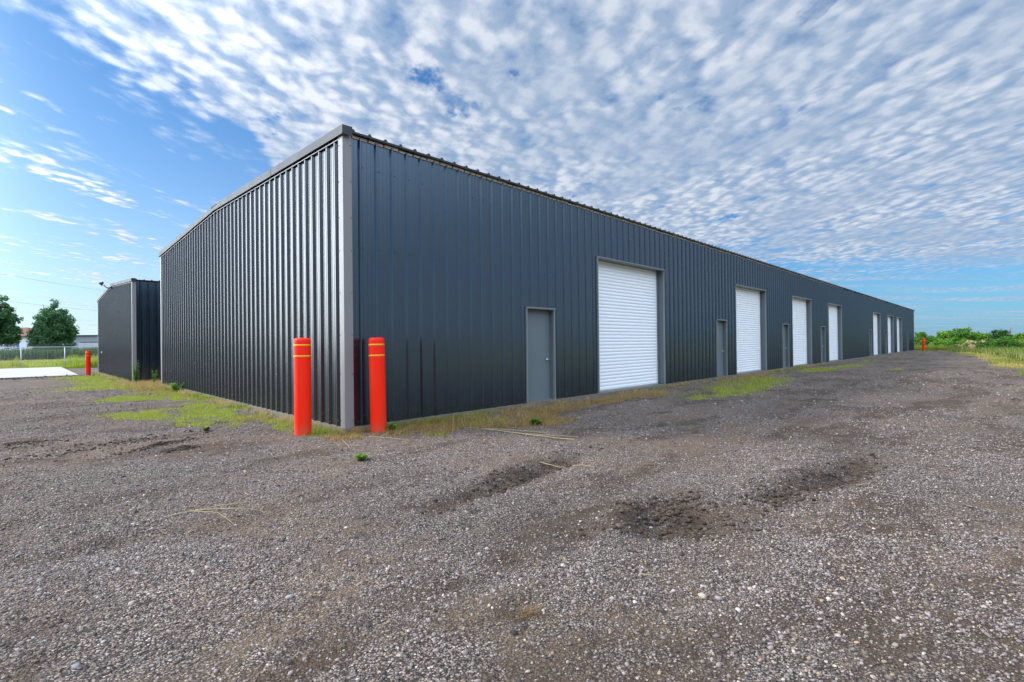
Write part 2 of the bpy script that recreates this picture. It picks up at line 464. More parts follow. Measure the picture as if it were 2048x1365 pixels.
def np_mesh(name, V, Fc, k, mats, tint=None, attr='tint', parent=None, smooth=False):
    """V (n,3), Fc (m,k) arrays -> object"""
    me = bpy.data.meshes.new(name)
    n = len(V); mF = len(Fc)
    me.vertices.add(n); me.vertices.foreach_set('co', np.ascontiguousarray(V, dtype=np.float32).ravel())
    me.loops.add(mF*k); me.loops.foreach_set('vertex_index', np.ascontiguousarray(Fc, dtype=np.int32).ravel())
    me.polygons.add(mF); me.polygons.foreach_set('loop_start', np.arange(0, mF*k, k, dtype=np.int32))
    me.polygons.foreach_set('loop_total', np.full(mF, k, dtype=np.int32))
    if smooth: me.polygons.foreach_set('use_smooth', np.ones(mF, dtype=bool))
    me.update(calc_edges=True)
    if tint is not None:
        a = me.attributes.new(attr, 'FLOAT_COLOR', 'POINT'); a.data.foreach_set('color', np.ascontiguousarray(tint, dtype=np.float32).ravel())
    return link(name, me, parent, mats)


# ------------------------------------------------------------------ ground
def axis(lo, fine0, fine1, hi, st, gr):
    a = list(np.arange(fine0, fine1, st)); s = st; v = a[-1]
    while v < hi: s = min(s*gr, 150); v += s; a.append(v)
    b = []; s = st; v = fine0
    while v > lo: s = min(s*gr, 150); v -= s; b.append(v)
    return np.array(b[::-1]+a)


gx_ = axis(-4000, -4.4, 9, 4000, .055, 1.035)
gy_ = axis(-4000, -8.6, 2.6, 4000, .055, 1.03)
X, Y = np.meshgrid(gx_, gy_)
Z = gz(X, Y)
nx, ny = len(gx_), len(gy_)
idx = np.arange(nx*ny).reshape(ny, nx)
Fc = np.stack([idx[:-1, :-1], idx[:-1, 1:], idx[1:, 1:], idx[1:, :-1]], -1).reshape(-1, 4)
g, d = cover(X, Y)
dk = np.zeros_like(X)
for e in PITS: dk += e[6]*ell(X, Y, (e[0], e[1], e[2]*1.1, e[3]*1.3, e[4]))
dk += .85*sst(.52, .66, fbm(X*.55+Y*.1, Y*1.7, 1, 5, 91, .6))*sst(.3, 1.2, np.maximum(-X, -Y))
msk = np.stack([lotmask(X, Y), g, np.clip(dk, 0, 1), d], -1).reshape(-1, 4)
ground = np_mesh('ground', np.stack([X, Y, Z], -1).reshape(-1, 3), Fc, 4, [MT['gravel']], msk, 'mask', smooth=True)
tag(ground, 'grey crushed gravel lot with ruts running out to the surrounding grass field', 'ground', kind='structure')

# concrete pad on the left
mb = MB()
px1 = -1.15
for i in range(4):
    for j in range(9):
        xa = px1-4.5*j; ya = 35.2+5.1*i
        mb.box(xa-4.488, xa, ya, ya+5.088, -.6, -.29-.0005*((i+j) % 2))
pad = mb.build('concrete_pad', MT['padc'])
tag(pad, 'white concrete slab in front of the chain link fence', 'pavement', kind='structure')


# ------------------------------------------------------------------ stones
def icosa():
    t = (1+5**.5)/2
    v = np.array([(-1, t, 0), (1, t, 0), (-1, -t, 0), (1, -t, 0), (0, -1, t), (0, 1, t), (0, -1, -t), (0, 1, -t), (t, 0, -1), (t, 0, 1), (-t, 0, -1), (-t, 0, 1)], float)
    v /= np.linalg.norm(v[0])
    f = np.array([(0, 11, 5), (0, 5, 1), (0, 1, 7), (0, 7, 10), (0, 10, 11), (1, 5, 9), (5, 11, 4), (11, 10, 2), (10, 7, 6), (7, 1, 8), (3, 9, 4), (3, 4, 2), (3, 2, 6), (3, 6, 8), (3, 8, 9), (4, 9, 5), (2, 4, 11), (6, 2, 10), (8, 6, 7), (9, 8, 1)])
    return v, f


def octa():
    v = np.array([(1, .2, 0), (-.9, -.2, .1), (0, 1, 0), (.1, -1, 0), (0, 0, 1), (.2, 0, -1)], float)
    f = np.array([(0, 2, 4), (2, 1, 4), (1, 3, 4), (3, 0, 4), (2, 0, 5), (1, 2, 5), (3, 1, 5), (0, 3, 5)])
    return v, f


RAMP = np.array([1.32, 1.21, 1.10])*np.array([(.06, .052, .05), (.10, .088, .084), (.14, .124, .12), (.17, .152, .148), (.20, .18, .178), (.24, .215, .21), (.29, .255, .24), (.27, .20, .135), (.36, .33, .31), (.50, .46, .42)])
RP = np.array([.12, .17, .18, .16, .14, .10, .07, .04, .017, .003])


def stones(n, D0, D1, rmed, proto, sig=.38):
    u = rng.uniform(-1.3, 1.25, n); D = np.sqrt(rng.uniform(D0**2, D1**2, n))
    fx, fy = math.cos(YAW), math.sin(YAW)
    x = CAM.x+D*(fx+u*Rv.x); y = CAM.y+D*(fy+u*Rv.y)
    g, d = cover(x, y)
    clump = fbm(x, y, .9, 4, 55, .6)
    dk = np.zeros_like(x)
    for e in PITS[:28]: dk += e[6]*ell(x, y, e)
    keep = (np.maximum(-x, -y) > .06) & (rng.random(n) < np.clip(.30+2.6*(clump-.38), .22, 1)*(1-.75*np.maximum(g, d))*(1-.35*np.clip(dk, 0, 1)))
    x = x[keep]; y = y[keep]; dk = dk[keep]; D = D[keep]; n = len(x)
    r = np.exp(rng.normal(math.log(rmed), sig, n)); r = np.clip(r, rmed*.45, rmed*3.0)
    v, f = proto()
    k = len(v)
    P = v[None]*(1+rng.uniform(-.32, .32, (n, k, 1)))
    P = P*np.stack([rng.uniform(.8, 1.35, n), rng.uniform(.7, 1.1, n), rng.uniform(.45, .8, n)], -1)[:, None]
    a = rng.uniform(0, 6.283, n); b = rng.normal(0, .4, n)
    cb, sb = np.cos(b)[:, None], np.sin(b)[:, None]
    P = np.stack([P[..., 0]*cb+P[..., 2]*sb, P[..., 1], -P[..., 0]*sb+P[..., 2]*cb], -1)
    ca, sa = np.cos(a)[:, None], np.sin(a)[:, None]
    P = np.stack([P[..., 0]*ca-P[..., 1]*sa, P[..., 0]*sa+P[..., 1]*ca, P[..., 2]], -1)*r[:, None, None]
    P += np.stack([x, y, gz(x, y)+r*.22], -1)[:, None]
    c = RAMP[rng.choice(len(RAMP), n, p=RP)]*rng.uniform(.8, 1.2, (n, 1))*(.5 if rmed > .0155 and D1 < 8 else 1.)
    c = c*(1-.6*np.clip(dk, 0, 1)[:, None]*rng.uniform(.2, 1, (n, 1)))
    c = np.concatenate([c, np.ones((n, 1))], 1)
    C4 = np.repeat(c, k, 0)
    Fc = (f[None]+np.arange(n)[:, None, None]*k).reshape(-1, 3)
    return P.reshape(-1, 3), Fc, C4


parts = [stones(72000, 1.85, 3.6, .0052, icosa), stones(85000, 3.6, 6.2, .0064, octa), stones(75000, 6.2, 11., .0088, octa),
         stones(30000, 11., 22., .016, octa), stones(420, 1.9, 7, .0158, icosa, .20)]
Vs = []; Fs = []; Cs = []; off = 0
for P, Fc, C4 in parts:
    Vs.append(P); Fs.append(Fc+off); Cs.append(C4); off += len(P)
gv = np_mesh('gravel', np.concatenate(Vs), np.concatenate(Fs), 3, [MT['stone']], np.concatenate(Cs))
tag(gv, 'loose crushed grey stones covering the lot in the foreground', 'gravel', kind='stuff')


# ------------------------------------------------------------------ blades of grass
def blades(x, y, z, h, w, tint, lean=.45, seg=2, azim=None):
    n = len(x); a = rng.uniform(0, 6.283, n) if azim is None else azim
    ln = np.abs(rng.normal(0, lean, n)); sidex = -np.sin(a); sidey = np.cos(a)
    V = []
    for k in range(seg+1):
        t = k/seg; ww = w*(1-t**1.5)*.5+.0004
        off = h*ln*t*t; zz = z+h*t*np.cos(np.minimum(ln, 1.3)*t*.7)
        cx = x+np.cos(a)*off; cy = y+np.sin(a)*off
        V.append(np.stack([cx+sidex*ww, cy+sidey*ww, zz], -1)); V.append(np.stack([cx-sidex*ww, cy-sidey*ww, zz], -1))
    V = np.stack(V, 1)
    k = 2*(seg+1)
    f = np.array([(2*i, 2*i+1, 2*i+3, 2*i+2) for i in range(seg)])
    Fc = (f[None]+np.arange(n)[:, None, None]*k).reshape(-1, 4)
    T = np.concatenate([tint, np.ones((n, 1))], 1)
    return V.reshape(-1, 3), Fc, np.repeat(T, k, 0)


def join(name, parts, mats, parent=None, **kw):
    Vs = []; Fs = []; Cs = []; off = 0
    for P, Fc, C4 in parts:
        Vs.append(P); Fs.append(Fc+off); Cs.append(C4); off += len(P)
    o = np_mesh(name, np.concatenate(Vs), np.concatenate(Fs), Fs[0].shape[1], mats, np.concatenate(Cs), parent=parent)
    return o


def tints(n, a, b, j=.25):
    t = rng.random((n, 1)); c = np.array(a)*(1-t)+np.array(b)*t
    return np.clip(c*rng.uniform(1-j, 1+j, (n, 1)), 0, 1)


bl = []
def scatter_cover(x0, x1, y0, y1, dens, hg, hd):
    n = int((x1-x0)*(y1-y0)*dens)
    x = rng.uniform(x0, x1, n); y = rng.uniform(y0, y1, n)
    g, d = cover(x, y)
    inb = (x > -.05) & (y > -.05) & ~((y > 15.0) & (y < 21.7)) | ((x > -.05) & (y > 21.7))
    for mk, h0, ca, cb, hh in ((g, hg, (.20, .29, .015), (.46, .50, .05), 1), (d, hd, (.30, .17, .045), (.52, .38, .15), 0)):
        k = (rng.random(n) < mk*(.9 if hh else .8)) & ~inb
        xx = x[k]; yy = y[k]; m_ = len(xx)
        if not m_: continue
        tt = tints(m_, ca, cb)
        bl.append(blades(xx, yy, gz(xx, yy), h0*rng.uniform(.4, 1.3, m_), h0*(.075 if hh else .05)*rng.uniform(.7, 1.4, m_), tt, .9 if hh else 1.8))


scatter_cover(-2.8, .0, -2.0, 12, 2000, .05, .07)
scatter_cover(.0, 9, -3.2, 0, 1900, .05, .08)
scatter_cover(-4, 3, 12, 36, 420, .10, .2)
scatter_cover(9, 34, -4.5, 0, 420, .085, .09)
scatter_cover(34, 77, -4.5, 0, 120, .16, .16)
def fringe(n, along, L0, L1, lo, hi, off0, off1, cols):
    t = L0+(L1-L0)*rng.random(n)**(1.6 if along == 'x' else 1.2)
    q = -rng.uniform(off0, off1, n)
    x, y = (t, q) if along == 'x' else (q, t)
    k = fbm(x, y, 1.7, 4, 95, .65)+.25*vnoise(x*9, y*9, 3) > .56
    x = x[k]; y = y[k]; m_ = len(x); tt = tints(m_, *cols)
    gk = fbm(x, y, .8, 3, 97) > .52; tt[gk] = tints(int(gk.sum()), (.16, .22, .02), (.40, .42, .06))
    bl.append(blades(x, y, gz(x, y), rng.uniform(lo, hi, m_), .0038*rng.uniform(.7, 1.5, m_)*(1+.12*np.abs(t[k])), tt, 1.0))


fringe(9000, 'x', .05, 30, .03, .13, .05, .30, ((.32, .20, .06), (.58, .44, .2)))
fringe(9000, 'y', -.1, 15, .03, .14, .05, .32, ((.34, .24, .08), (.60, .50, .24)))
fringe(2500, 'y', 21.9, 36, .05, .25, .05, .5, ((.34, .24, .08), (.60, .50, .24)))
grass = join('grass', bl, [MT['blade']])
tag(grass, 'thin green and straw coloured grass creeping over the gravel beside the walls', 'grass', kind='stuff')

# field grass on the right and beyond the fence
bl = []
n = 60000
x = 18+70*rng.random(n)**1.3; y = lot_edge(x)+.8-16*rng.random(n)**1.5
k = lotmask(x, y) < .6; x = x[k]; y = y[k]; n = len(x)
yel = sst(.28, .48, fbm(x, y, .22, 4, 61))[:, None]
t = tints(n, (.15, .23, .015), (.28, .33, .03))*(1-yel)+tints(n, (.42, .32, .08), (.62, .5, .17))*yel
bl.append(blades(x, y, gz(x, y), .10*rng.uniform(.4, 1.6, n), .018*rng.uniform(.7, 1.5, n), t, .9))
n = 16000
x = 77+rng.random(n)*6; y = rng.uniform(-9, 12, n)
t = tints(n, (.14, .21, .015), (.34, .36, .04))
bl.append(blades(x, y, gz(x, y), rng.uniform(.2, .7, n), .03*rng.uniform(.7, 1.5, n), t, .5))
fg = join('field_grass', bl, [MT['blade']])
tag(fg, 'dry yellow and green mown grass along the right edge of the gravel', 'grass', kind='stuff')

bl = []
n = 42000
x = rng.uniform(-16, 14, n); y = 56.8+rng.random(n)**1.2*9
cl = fbm(x, y, .45, 3, 71); hh = .35+1.0*sst(.45, .75, cl)+.1*rng.random(n)
t = tints(n, (.25, .36, .01), (.50, .56, .03)); st = (rng.random(n) < .22*(x < -2.5)+.1)
t[st] = tints(int(st.sum()), (.5, .38, .12), (.62, .5, .2))
bl.append(blades(x, y, gz(x, y), hh*rng.uniform(.5, 1.1, n), .03*rng.uniform(.7, 1.5, n), t, .4))
n = 26000
x = rng.uniform(-30, 30, n); y = rng.uniform(65, 100, n)
t = tints(n, (.26, .32, .03), (.50, .50, .08))
bl.append(blades(x, y, gz(x, y), .22*rng.uniform(.5, 1.3, n), .09*rng.uniform(.7, 1.5, n), t, .6))
tg = join('meadow_grass', bl, [MT['blade']])
tag(tg, 'bright yellow green tall grass behind the chain link fence', 'grass', kind='stuff')
bl = []
n = 38000
x = rng.uniform(-45, 45, n); y = 118+rng.random(n)*9-(x*.0)
t = tints(n, (.035, .09, .03), (.10, .19, .05)); st = rng.random(n) < .06; t[st] = tints(int(st.sum()), (.3, .34, .1), (.4, .42, .2))
bl.append(blades(x, y, gz(x, y), rng.uniform(1.3, 2.35, n), .10*rng.uniform(.7, 1.5, n), t, .3))
rd = join('reed_thicket', bl, [MT['blade']])
tag(rd, 'dense dark green band of tall reeds beyond the meadow', 'reeds', kind='stuff')


# ------------------------------------------------------------------ warehouses
PITCH_R = .3048


def profile(L_, start=0.0, rib=.037, phase=-.02):
    pts = [(start, 0)]
    k = 1
    while True:
        c = k*PITCH_R+phase
        if c+.05 > L_: break
        pts += [(c-.040, 0), (c-.014, rib), (c+.014, rib), (c+.040, 0)]
        for q in (.115, .19):
            if c+q+.012 < L_: pts += [(c+q-.011, 0), (c+q-.005, .004), (c+q+.005, .004), (c+q+.011, 0)]
        k += 1
    pts.append((L_, 0))
    return pts


def corr_wall(mb, O, T, Nn, L_, z0, ztop, openings=(), screws=(), phase=-.02, mi=0, smi=1, back=None):
    O = Vector(O); T = Vector(T); Nn = Vector(Nn); up = Vector((0, 0, 1))
    pts = profile(L_, phase=phase)
    cuts = sorted({c for o in openings for c in (o[0], o[1])})
    for (a, oa), (b, ob) in zip(pts[:-1], pts[1:]):
        ss_ = [a]+[c for c in cuts if a < c < b]+[b]
        for p, q in zip(ss_[:-1], ss_[1:]):
            if q-p < 1e-6: continue
            fa = oa+(ob-oa)*(p-a)/(b-a); fb = oa+(ob-oa)*(q-a)/(b-a)
            mid = (p+q)/2; zb = z0
            for o in openings:
                if o[0] <= mid <= o[1]: zb = o[2]
            A = O+T*p+Nn*fa; B = O+T*q+Nn*fb
            mb.quad(A+up*zb, B+up*zb, B+up*ztop(q), A+up*ztop(p), mi)
    for z in screws:
        k = 0
        while True:
            s = k*PITCH_R+phase+.055+(.012*math.sin(k*7.3+z))
            if s > L_-.1: break
            k += 1
            if s < .16: continue
            if any(o[0]-.05 < s < o[1]+.05 and z < o[2] for o in openings): continue
            if z > ztop(s)-.1: continue
            c = O+T*s+Nn*.001+up*(z+.006*math.sin(k*3.1))
            r = .0095
            ring = [c+T*(r*math.cos(t))+up*(r*math.sin(t)) for t in [i*math.pi/3 for i in range(6)]]
            ring2 = [p+Nn*.007 for p in ring]
            for i in range(6): mb.quad(ring[i], ring[(i+1) % 6], ring2[(i+1) % 6], ring2[i], smi)
            mb.face(ring2, smi)


DG = [(7.12, 10.80), (16.75, 20.40), (24.38, 28.0), (31.9, 35.5), (46.95, 50.65), (54.42, 58.1), (60.2, 63.95)]
DW = [(4.32, 5.33), (14.86, 15.82), (22.8, 23.78), (30.07, 31.07), (45.3, 46.3), (52.75, 53.75), (67.7, 68.7)]
ZG, ZW = 3.70, 2.22
TR = .036   # trim width


def frame_mesh(w, h, depth, z0):
    """local: opening spans x 0..w, wall plane y=0, outside is -y"""
    fb = MB(); o = .045
    fb.box(-TR, 0, -o, -.001, z0, h+TR, 1); fb.box(w, w+TR, -o, -.001, z0, h+TR, 1)
    fb.box(0, w, -o, -.001, h, h+TR, 1)
    fb.box(-TR-.012, w+TR+.012, -o-.014, -o+.002, h+TR-.018, h+TR+.008, 1)
    fb.box(-.03, 0, 0, depth, z0, h+.03, 0); fb.box(w, w+.03, 0, depth, z0, h+.03, 0); fb.box(0, w, 0, depth, h, h+.03, 0)
    return fb


def rollup(parent, s0, s1):
    w = s1-s0-2*TR; x0 = s0+TR
    cb = MB(); p = .0955; z = .10; y = .205
    prof = []
    while z < ZG+.02:
        prof += [(z, y+.014), (z+.012, y+.002), (z+.035, y-.004), (z+.062, y-.004), (z+.084, y+.001)]; z += p
    for (za, ya), (zb, yb) in zip(prof[:-1], prof[1:]):
        cb.quad((0, ya, za), (w, ya, za), (w, yb, zb), (0, yb, zb), 0, True)
    c = cb.build('roll_up_door', [MT['white']], parent); c.location = (x0, 0, 0)
    f = frame_mesh(w, ZG, .24, .07).build('door_frame', [MT['frame'], MT['frametrim']], c)
    for q in (.0005, w-.035):
        gb = MB(); gb.box(q, q+.0345, .15, .19, .07, ZG-.001); gb.build('guide_rail', [MT['frame']], c)
    bb = MB(); bb.box(.036, w-.036, .176, .212, .072, .105); bb.build('bottom_bar', [MT['galv']], c)
    return c


def walkdoor(parent, s0, s1):
    w = s1-s0-2*TR; x0 = s0+TR
    cb = MB(); cb.box(.004, w-.004, .105, .15, .085, ZW-.004)
    c = cb.build('walk_door', [MT['door']], parent); c.location = (x0, 0, 0)
    frame_mesh(w, ZW, .15, .07).build('door_frame', [MT['frame'], MT['frametrim']], c)
    hb = MB(); hx = w-.085
    hb.tube([(hx, .105, 1.04), (hx, .096, 1.04)], .033, 16)
    hb.tube([(hx, .096, 1.04), (hx, .05, 1.04)], .012, 10)
    hb.tube([(hx+.01, .05, 1.04), (hx-.045, .048, 1.04), (hx-.115, .055, 1.036)], [.012, .011, .009], 10)
    hb.build('handle', [MT['chrome']], c)
    tb = MB(); tb.box(0, w, .03, .15, .0705, .083); tb.build('threshold', [MT['concrete']], c)
    return c


def warehouse(name, loc, W, L_, zt, rise, label, cat, big, label_extra=None):
    root = empty(name, loc, 0, label, cat)
    half = W/2
    top = lambda s: zt-.002+rise*(1-abs(s-half)/half)
    scr = (.16, 1.52, 3.08, 4.45) if big else (1.52, 3.08)
    ops = ([(a, b, ZG+TR) for a, b in DG]+[(a, b, ZW+TR) for a, b in DW]) if big else []
    ops = [(a+.004, b-.004, z-.004) for a, b, z in ops]
    mb = MB(); corr_wall(mb, (0, 0, 0), (1, 0, 0), (0, -1, 0), L_, .07, lambda s: zt-.055, ops, scr)
    mb.build('long_wall', [MT['wall'], MT['screw']], root)
    mb = MB(); corr_wall(mb, (0, 0, 0), (0, 1, 0), (-1, 0, 0), W, .07, lambda s: top(s)-.02, (), scr, phase=-.03)
    mb.build('gable_wall', [MT['gable'], MT['screw']], root)
    mb = MB(); corr_wall(mb, (0, W, 0), (1, 0, 0), (0, 1, 0), L_, .07, lambda s: zt-.055)
    mb.build('long_wall', [MT['wall']], root)
    mb = MB(); corr_wall(mb, (L_, 0, 0), (0, 1, 0), (1, 0, 0), W, .07, lambda s: top(s)-.02)
    mb.build('gable_wall', [MT['wall']], root)
    # foundation
    mb = MB(); e = .05
    mb.box(-e, L_+e, -e, .26, -.5, .068); mb.box(-e, L_+e, W-.2, W+e, -.5, .068)
    mb.box(-e, .2, .26, W-.2, -.5, .0675); mb.box(L_-.2, L_+e, .26, W-.2, -.5, .0675)
    mb.build('foundation', [MT['concrete']], root)
    # roof: ribbed sheets
    mb = MB(); ov = .10; sl = rise/half
    def zr(y): return zt+rise*(1-abs(y-half)/half)
    pr = [(-.045, 0)]; k = 0
    while k*PITCH_R+.16 < L_+.02:
        c = .12+k*PITCH_R
        if c+.04 < L_+.045: pr += [(c-.038, 0), (c-.015, .036), (c+.015, .036), (c+.038, 0)]
        k += 1
    pr.append((L_+.045, 0))
    for ya, yb in ((-ov, half), (half, W+ov)):
        for (a, ha), (b, hb) in zip(pr[:-1], pr[1:]):
            za = zr(ya); zb = zr(yb)
            mb.quad((a, ya, za+ha+.006), (b, ya, za+hb+.006), (b, yb, zb+hb+.006), (a, yb, zb+ha+.006))
            ye = ya if ya < 0 else yb; ze = zr(ye)
            if ha or hb: mb.quad((a, ye, ze-.001), (b, ye, ze-.001), (b, ye, ze+hb+.006), (a, ye, ze+ha+.006))
    for y0, y1 in ((-ov+.001, 0.02), (W-.02, W+ov-.001)):
        mb.box(-.045, L_+.045, y0, y1, zt-.028, zt-.004)
    mb.build('roof', [MT['roof']], root)
    # ridge cap
    mb = MB()
    for a, b in ((-.09, L_+.09),):
        mb.quad((a, half-.28, zr(half)-.28*sl+.046), (b, half-.28, zr(half)-.28*sl+.046), (b, half, zr(half)+.062), (a, half, zr(half)+.062))
        mb.quad((a, half, zr(half)+.062), (b, half, zr(half)+.062), (b, half+.28, zr(half)-.28*sl+.046), (a, half+.28, zr(half)-.28*sl+.046))
        for s in (-1, 1): mb.quad((a, half, zr(half)+.062), (a, half+s*.28, zr(half)-.28*sl+.046), (a, half+s*.28, zr(half)-.28*sl+.02), (a, half, zr(half)+.03))
    mb.build('ridge_cap', [MT['rake']], root)
    # insulation showing in the gap over the long wall
    mb = MB(); s = .14; r_ = random.Random(3)
    while s < L_-.1:
        ln = PITCH_R*(1 if s < 25 else 1)-.03
        if not (s > 36 and r_.random() < .55):
            dz = r_.uniform(-.006, .012)
            mb.box(s, min(s+ln, L_-.1), -.022+r_.uniform(-.004, .004), .03, zt-.075+dz*.5, zt-.036+dz)
        s += PITCH_R
    if big: mb.build('insulation_strip', [MT['closure']], root)
    # corner trims
    for cx, cy, sx, sy in ((0, 0, -1, -1), (0, W, -1, 1), (L_, 0, 1, -1), (L_, W, 1, 1)):
        mb = MB(); w = .115; t = .042
        xo = cx+sx*t; yo = cy+sy*t
        ztp = zt-.05
        def b2(x0, x1, y0, y1):
            mb.box(min(x0, x1), max(x0, x1), min(y0, y1), max(y0, y1), .055, ztp)
        b2(xo, cx-sx*w, yo, yo-sy*.006)
        b2(xo, xo-sx*.006, yo-sy*.006, cy-sy*w)
        b2(cx-sx*w, cx-sx*(w-.004), yo-sy*.006, cy); b2(xo-sx*.006, cx, cy-sy*w, cy-sy*(w-.004))
        for z in (.18, .95, 1.6, 2.3, 3.0, 3.55, 4.15, 4.75):
            if z > ztp-.05: continue
            for q in (0, 1):
                c = Vector((cx-sx*(w-.02), yo, z)) if q == 0 else Vector((xo, cy-sy*(w-.02), z))
                nn = Vector((0, sy, 0)) if q == 0 else Vector((sx, 0, 0)); tt = Vector((1, 0, 0)) if q == 0 else Vector((0, 1, 0))
                ring = [c+nn*.007+tt*(.0085*math.cos(a))+Vector((0, 0, .0085*math.sin(a))) for a in [i*math.pi/3 for i in range(6)]]
                for i in range(6): mb.quad(ring[i], ring[(i+1) % 6], ring[(i+1) % 6]-nn*.006, ring[i]-nn*.006, 1)
                mb.face(ring, 1)
        mb.build('corner_trim', [MT['corner'], MT['screw']], root)
    # rake trims
    for gx0, sx in ((0, -1), (L_, 1)):
        mb = MB()
        brk = [-ov-.01, half*.42, half, half+half*.6, W+ov+.01]
        for a, b in zip(brk[:-1], brk[1:]):
            b_ = b-.004
            p = 0.003*(1 if a == brk[1] or a == brk[3] else 0)
            xo = gx0+sx*(.078+p); xi = gx0+sx*.0; xr = gx0-sx*.10
            ht, hb_ = .062+p, -.085-p
            for (ya, yb) in ((a, b_),):
                za, zb = zr(ya), zr(yb)
                if b <= half+1e-6 or a >= half-1e-6:
                    mb.quad((xo, ya, za+hb_), (xo, yb, zb+hb_), (xo, yb, zb+ht), (xo, ya, za+ht))
                    mb.quad((xo, ya, za+ht), (xo, yb, zb+ht), (xr, yb, zb+ht+.004), (xr, ya, za+ht+.004))
                    mb.quad((xr, ya, za+ht+.004), (xr, yb, zb+ht+.004), (xr, yb, zb), (xr, ya, za))
                    mb.quad((xo, ya, za+hb_), (xo, yb, zb+hb_), (xi+sx*.05, yb, zb+hb_-.002), (xi+sx*.05, ya, za+hb_-.002), 1)
                    mb.quad((xi+sx*.05, ya, za+hb_-.002), (xi+sx*.05, yb, zb+hb_-.002), (xi+sx*.05, yb, zb+hb_+.03), (xi+sx*.05, ya, za+hb_+.03), 1)
                    if a == brk[0] or b == brk[-1]:
                        ye = ya if a == brk[0] else yb; ze = zr(ye)
                        mb.quad((xo, ye, ze+hb_), (xr, ye, ze+hb_), (xr, ye, ze+ht), (xo, ye, ze+ht), 1)
            # light drip edge under the fascia
            y0 = max(a, .0); y1 = min(b, W)
            if gx0 == 0 or True:
                za, zb = zr(y0)-.118, zr(y1)-.118
                xx = gx0+sx*.044
                mb.quad((xx, y0, za-.012), (xx, y1, zb-.012), (xx, y1, zb+.006), (xx, y0, za+.006), 2)
                mb.quad((xx, y0, za+.006), (xx, y1, zb+.006), (gx0, y1, zb+.012), (gx0, y0, za+.012), 2)
        mb.build('rake_trim', [MT['rake'], MT['roof'], MT['corner']], root)
    if big:
        for a, b in DG: rollup(root, a, b)
        for a, b in DW: walkdoor(root, a, b)
    return root


H = 4.98
main = warehouse('warehouse', (0, 0, 0), 14.9, 74.34, H, .25, 'long charcoal ribbed metal warehouse with seven white roll up doors', 'warehouse', True)
second = warehouse('warehouse', (0, 21.75, -.27), 14.85, 60, H, .43, 'dark metal building standing further back on the left beyond the alley', 'warehouse', False)
mb = MB(); mb.box(-.07, -.03, 12.6, 12.72, 1.38, 1.5); mb.build('outlet_box', [MT['hwhite']], second)

# flood lamp at the peak of the second building
fl = empty('gable_lamp', (-.08, 29.2, 4.98), 0, 'small black lamp on a bent arm at the peak of the rear building', 'lamp')
mb = MB(); mb.tube([(0, 0, 0), (-.12, -.02, -.05), (-.24, -.05, .02), (-.33, -.07, .13)], .028, 8); mb.box(-.01, .03, -.07, .07, -.09, .09); mb.build('arm', [MT['black']], fl)
mb = MB(); mb.lathe([(0, .12), (.05, .11), (.07, .03), (.11, -.04), (.12, -.08), (.10, -.08), (0, -.05)], 16)
hd = mb.build('lamp_head', [MT['black']], fl); hd.location = (-.42, -.09, .20); hd.rotation_euler = (0, R(48), 0)


# ------------------------------------------------------------------ bollards
def bollard(loc, label, tilt=(0, 0)):
    t = empty('bollard', loc, 0, label, 'bollard', 'red safety bollards at the building corners')
    r = .130; h = 1.56
    prof = [(r*1.0, -.25), (r, .0), (r, h-.055), (r*.985, h-.03), (r*.93, h-.012), (r*.8, h-.003), (r*.5, h+.004), (0.001, h+.006)]
    mb = MB(); mb.lathe(prof, 48); mb.build('post_sleeve', [MT['red']], t)
    for z in (h-.115, h-.293):
        mb = MB(); mb.lathe([(r+.0002, z-.013), (r+.0018, z-.012), (r+.0018, z+.012), (r+.0002, z+.013)], 48); mb.build('reflective_band', [MT['yellow']], t)
    t.rotation_euler = (tilt[0], tilt[1], 0)
    return t


bz1 = at((604.5-1024)/F_PX, 7.98)
b1 = bollard((bz1.x, bz1.y, -.005), 'red bollard with two yellow bands in front of the ribbed gable wall', (R(0), R(0)))
bz2 = at((755.5-1024)/F_PX, 8.13)
bollard((bz2.x, bz2.y-.0, -.01), 'red bollard with two yellow bands right of the corner before the long wall', (R(-.6), R(-.6)))
bz3 = at((176-1024)/F_PX, 31.8)
bollard((bz3.x, bz3.y, gz(bz3.x, bz3.y)+.0), 'darker red bollard between the concrete slab and the rear building')
bz4 = at((1846.7-1024)/F_PX, 60.3)
bollard((bz4.x, bz4.y, -.02), 'tiny distant red bollard at the far end of the long warehouse')


# ------------------------------------------------------------------ fence
fe = empty('chain_link_fence', (0, 57.0, 0), 0, 'galvanised chain link fence with barbed wire arm behind the concrete slab', 'fence')
fz = gz(-3, 57.)
xs = [-.80+3.02*k for k in range(-5, 6)]
for i, xp in enumerate(xs):
    mb = MB(); mb.tube([(xp, 0, fz-.2), (xp, 0, 1.60)], .030, 8)
    if (i % 2) == 1: mb.tube([(xp, 0, 1.58), (xp-.16, -.30, 1.9)], .022, 6)
    else: mb.tube([(xp, 0, 1.58), (xp, 0, 1.64)], .036, 8)
    mb.build('post', [MT['galv']], fe)
mb = MB(); mb.tube([(xs[0], 0, 1.61), (xs[-1], 0, 1.61)], .026, 8); mb.build('top_rail', [MT['galv']], fe)
mb = MB()
for k in range(3):
    q = (k+1)/3
    pts = []
    for i in range(1, len(xs), 2): pts.append((xs[i]-.16*q, -.30*q, 1.58+.32*q))
    mb.tube(pts, .004, 4)
mb.build('barbed_wire', [MT['galv']], fe)
mb = MB(); dd = .075; x0, x1 = xs[1], xs[-2]; hgt = 1.58-fz
n = int((x1-x0)/dd)
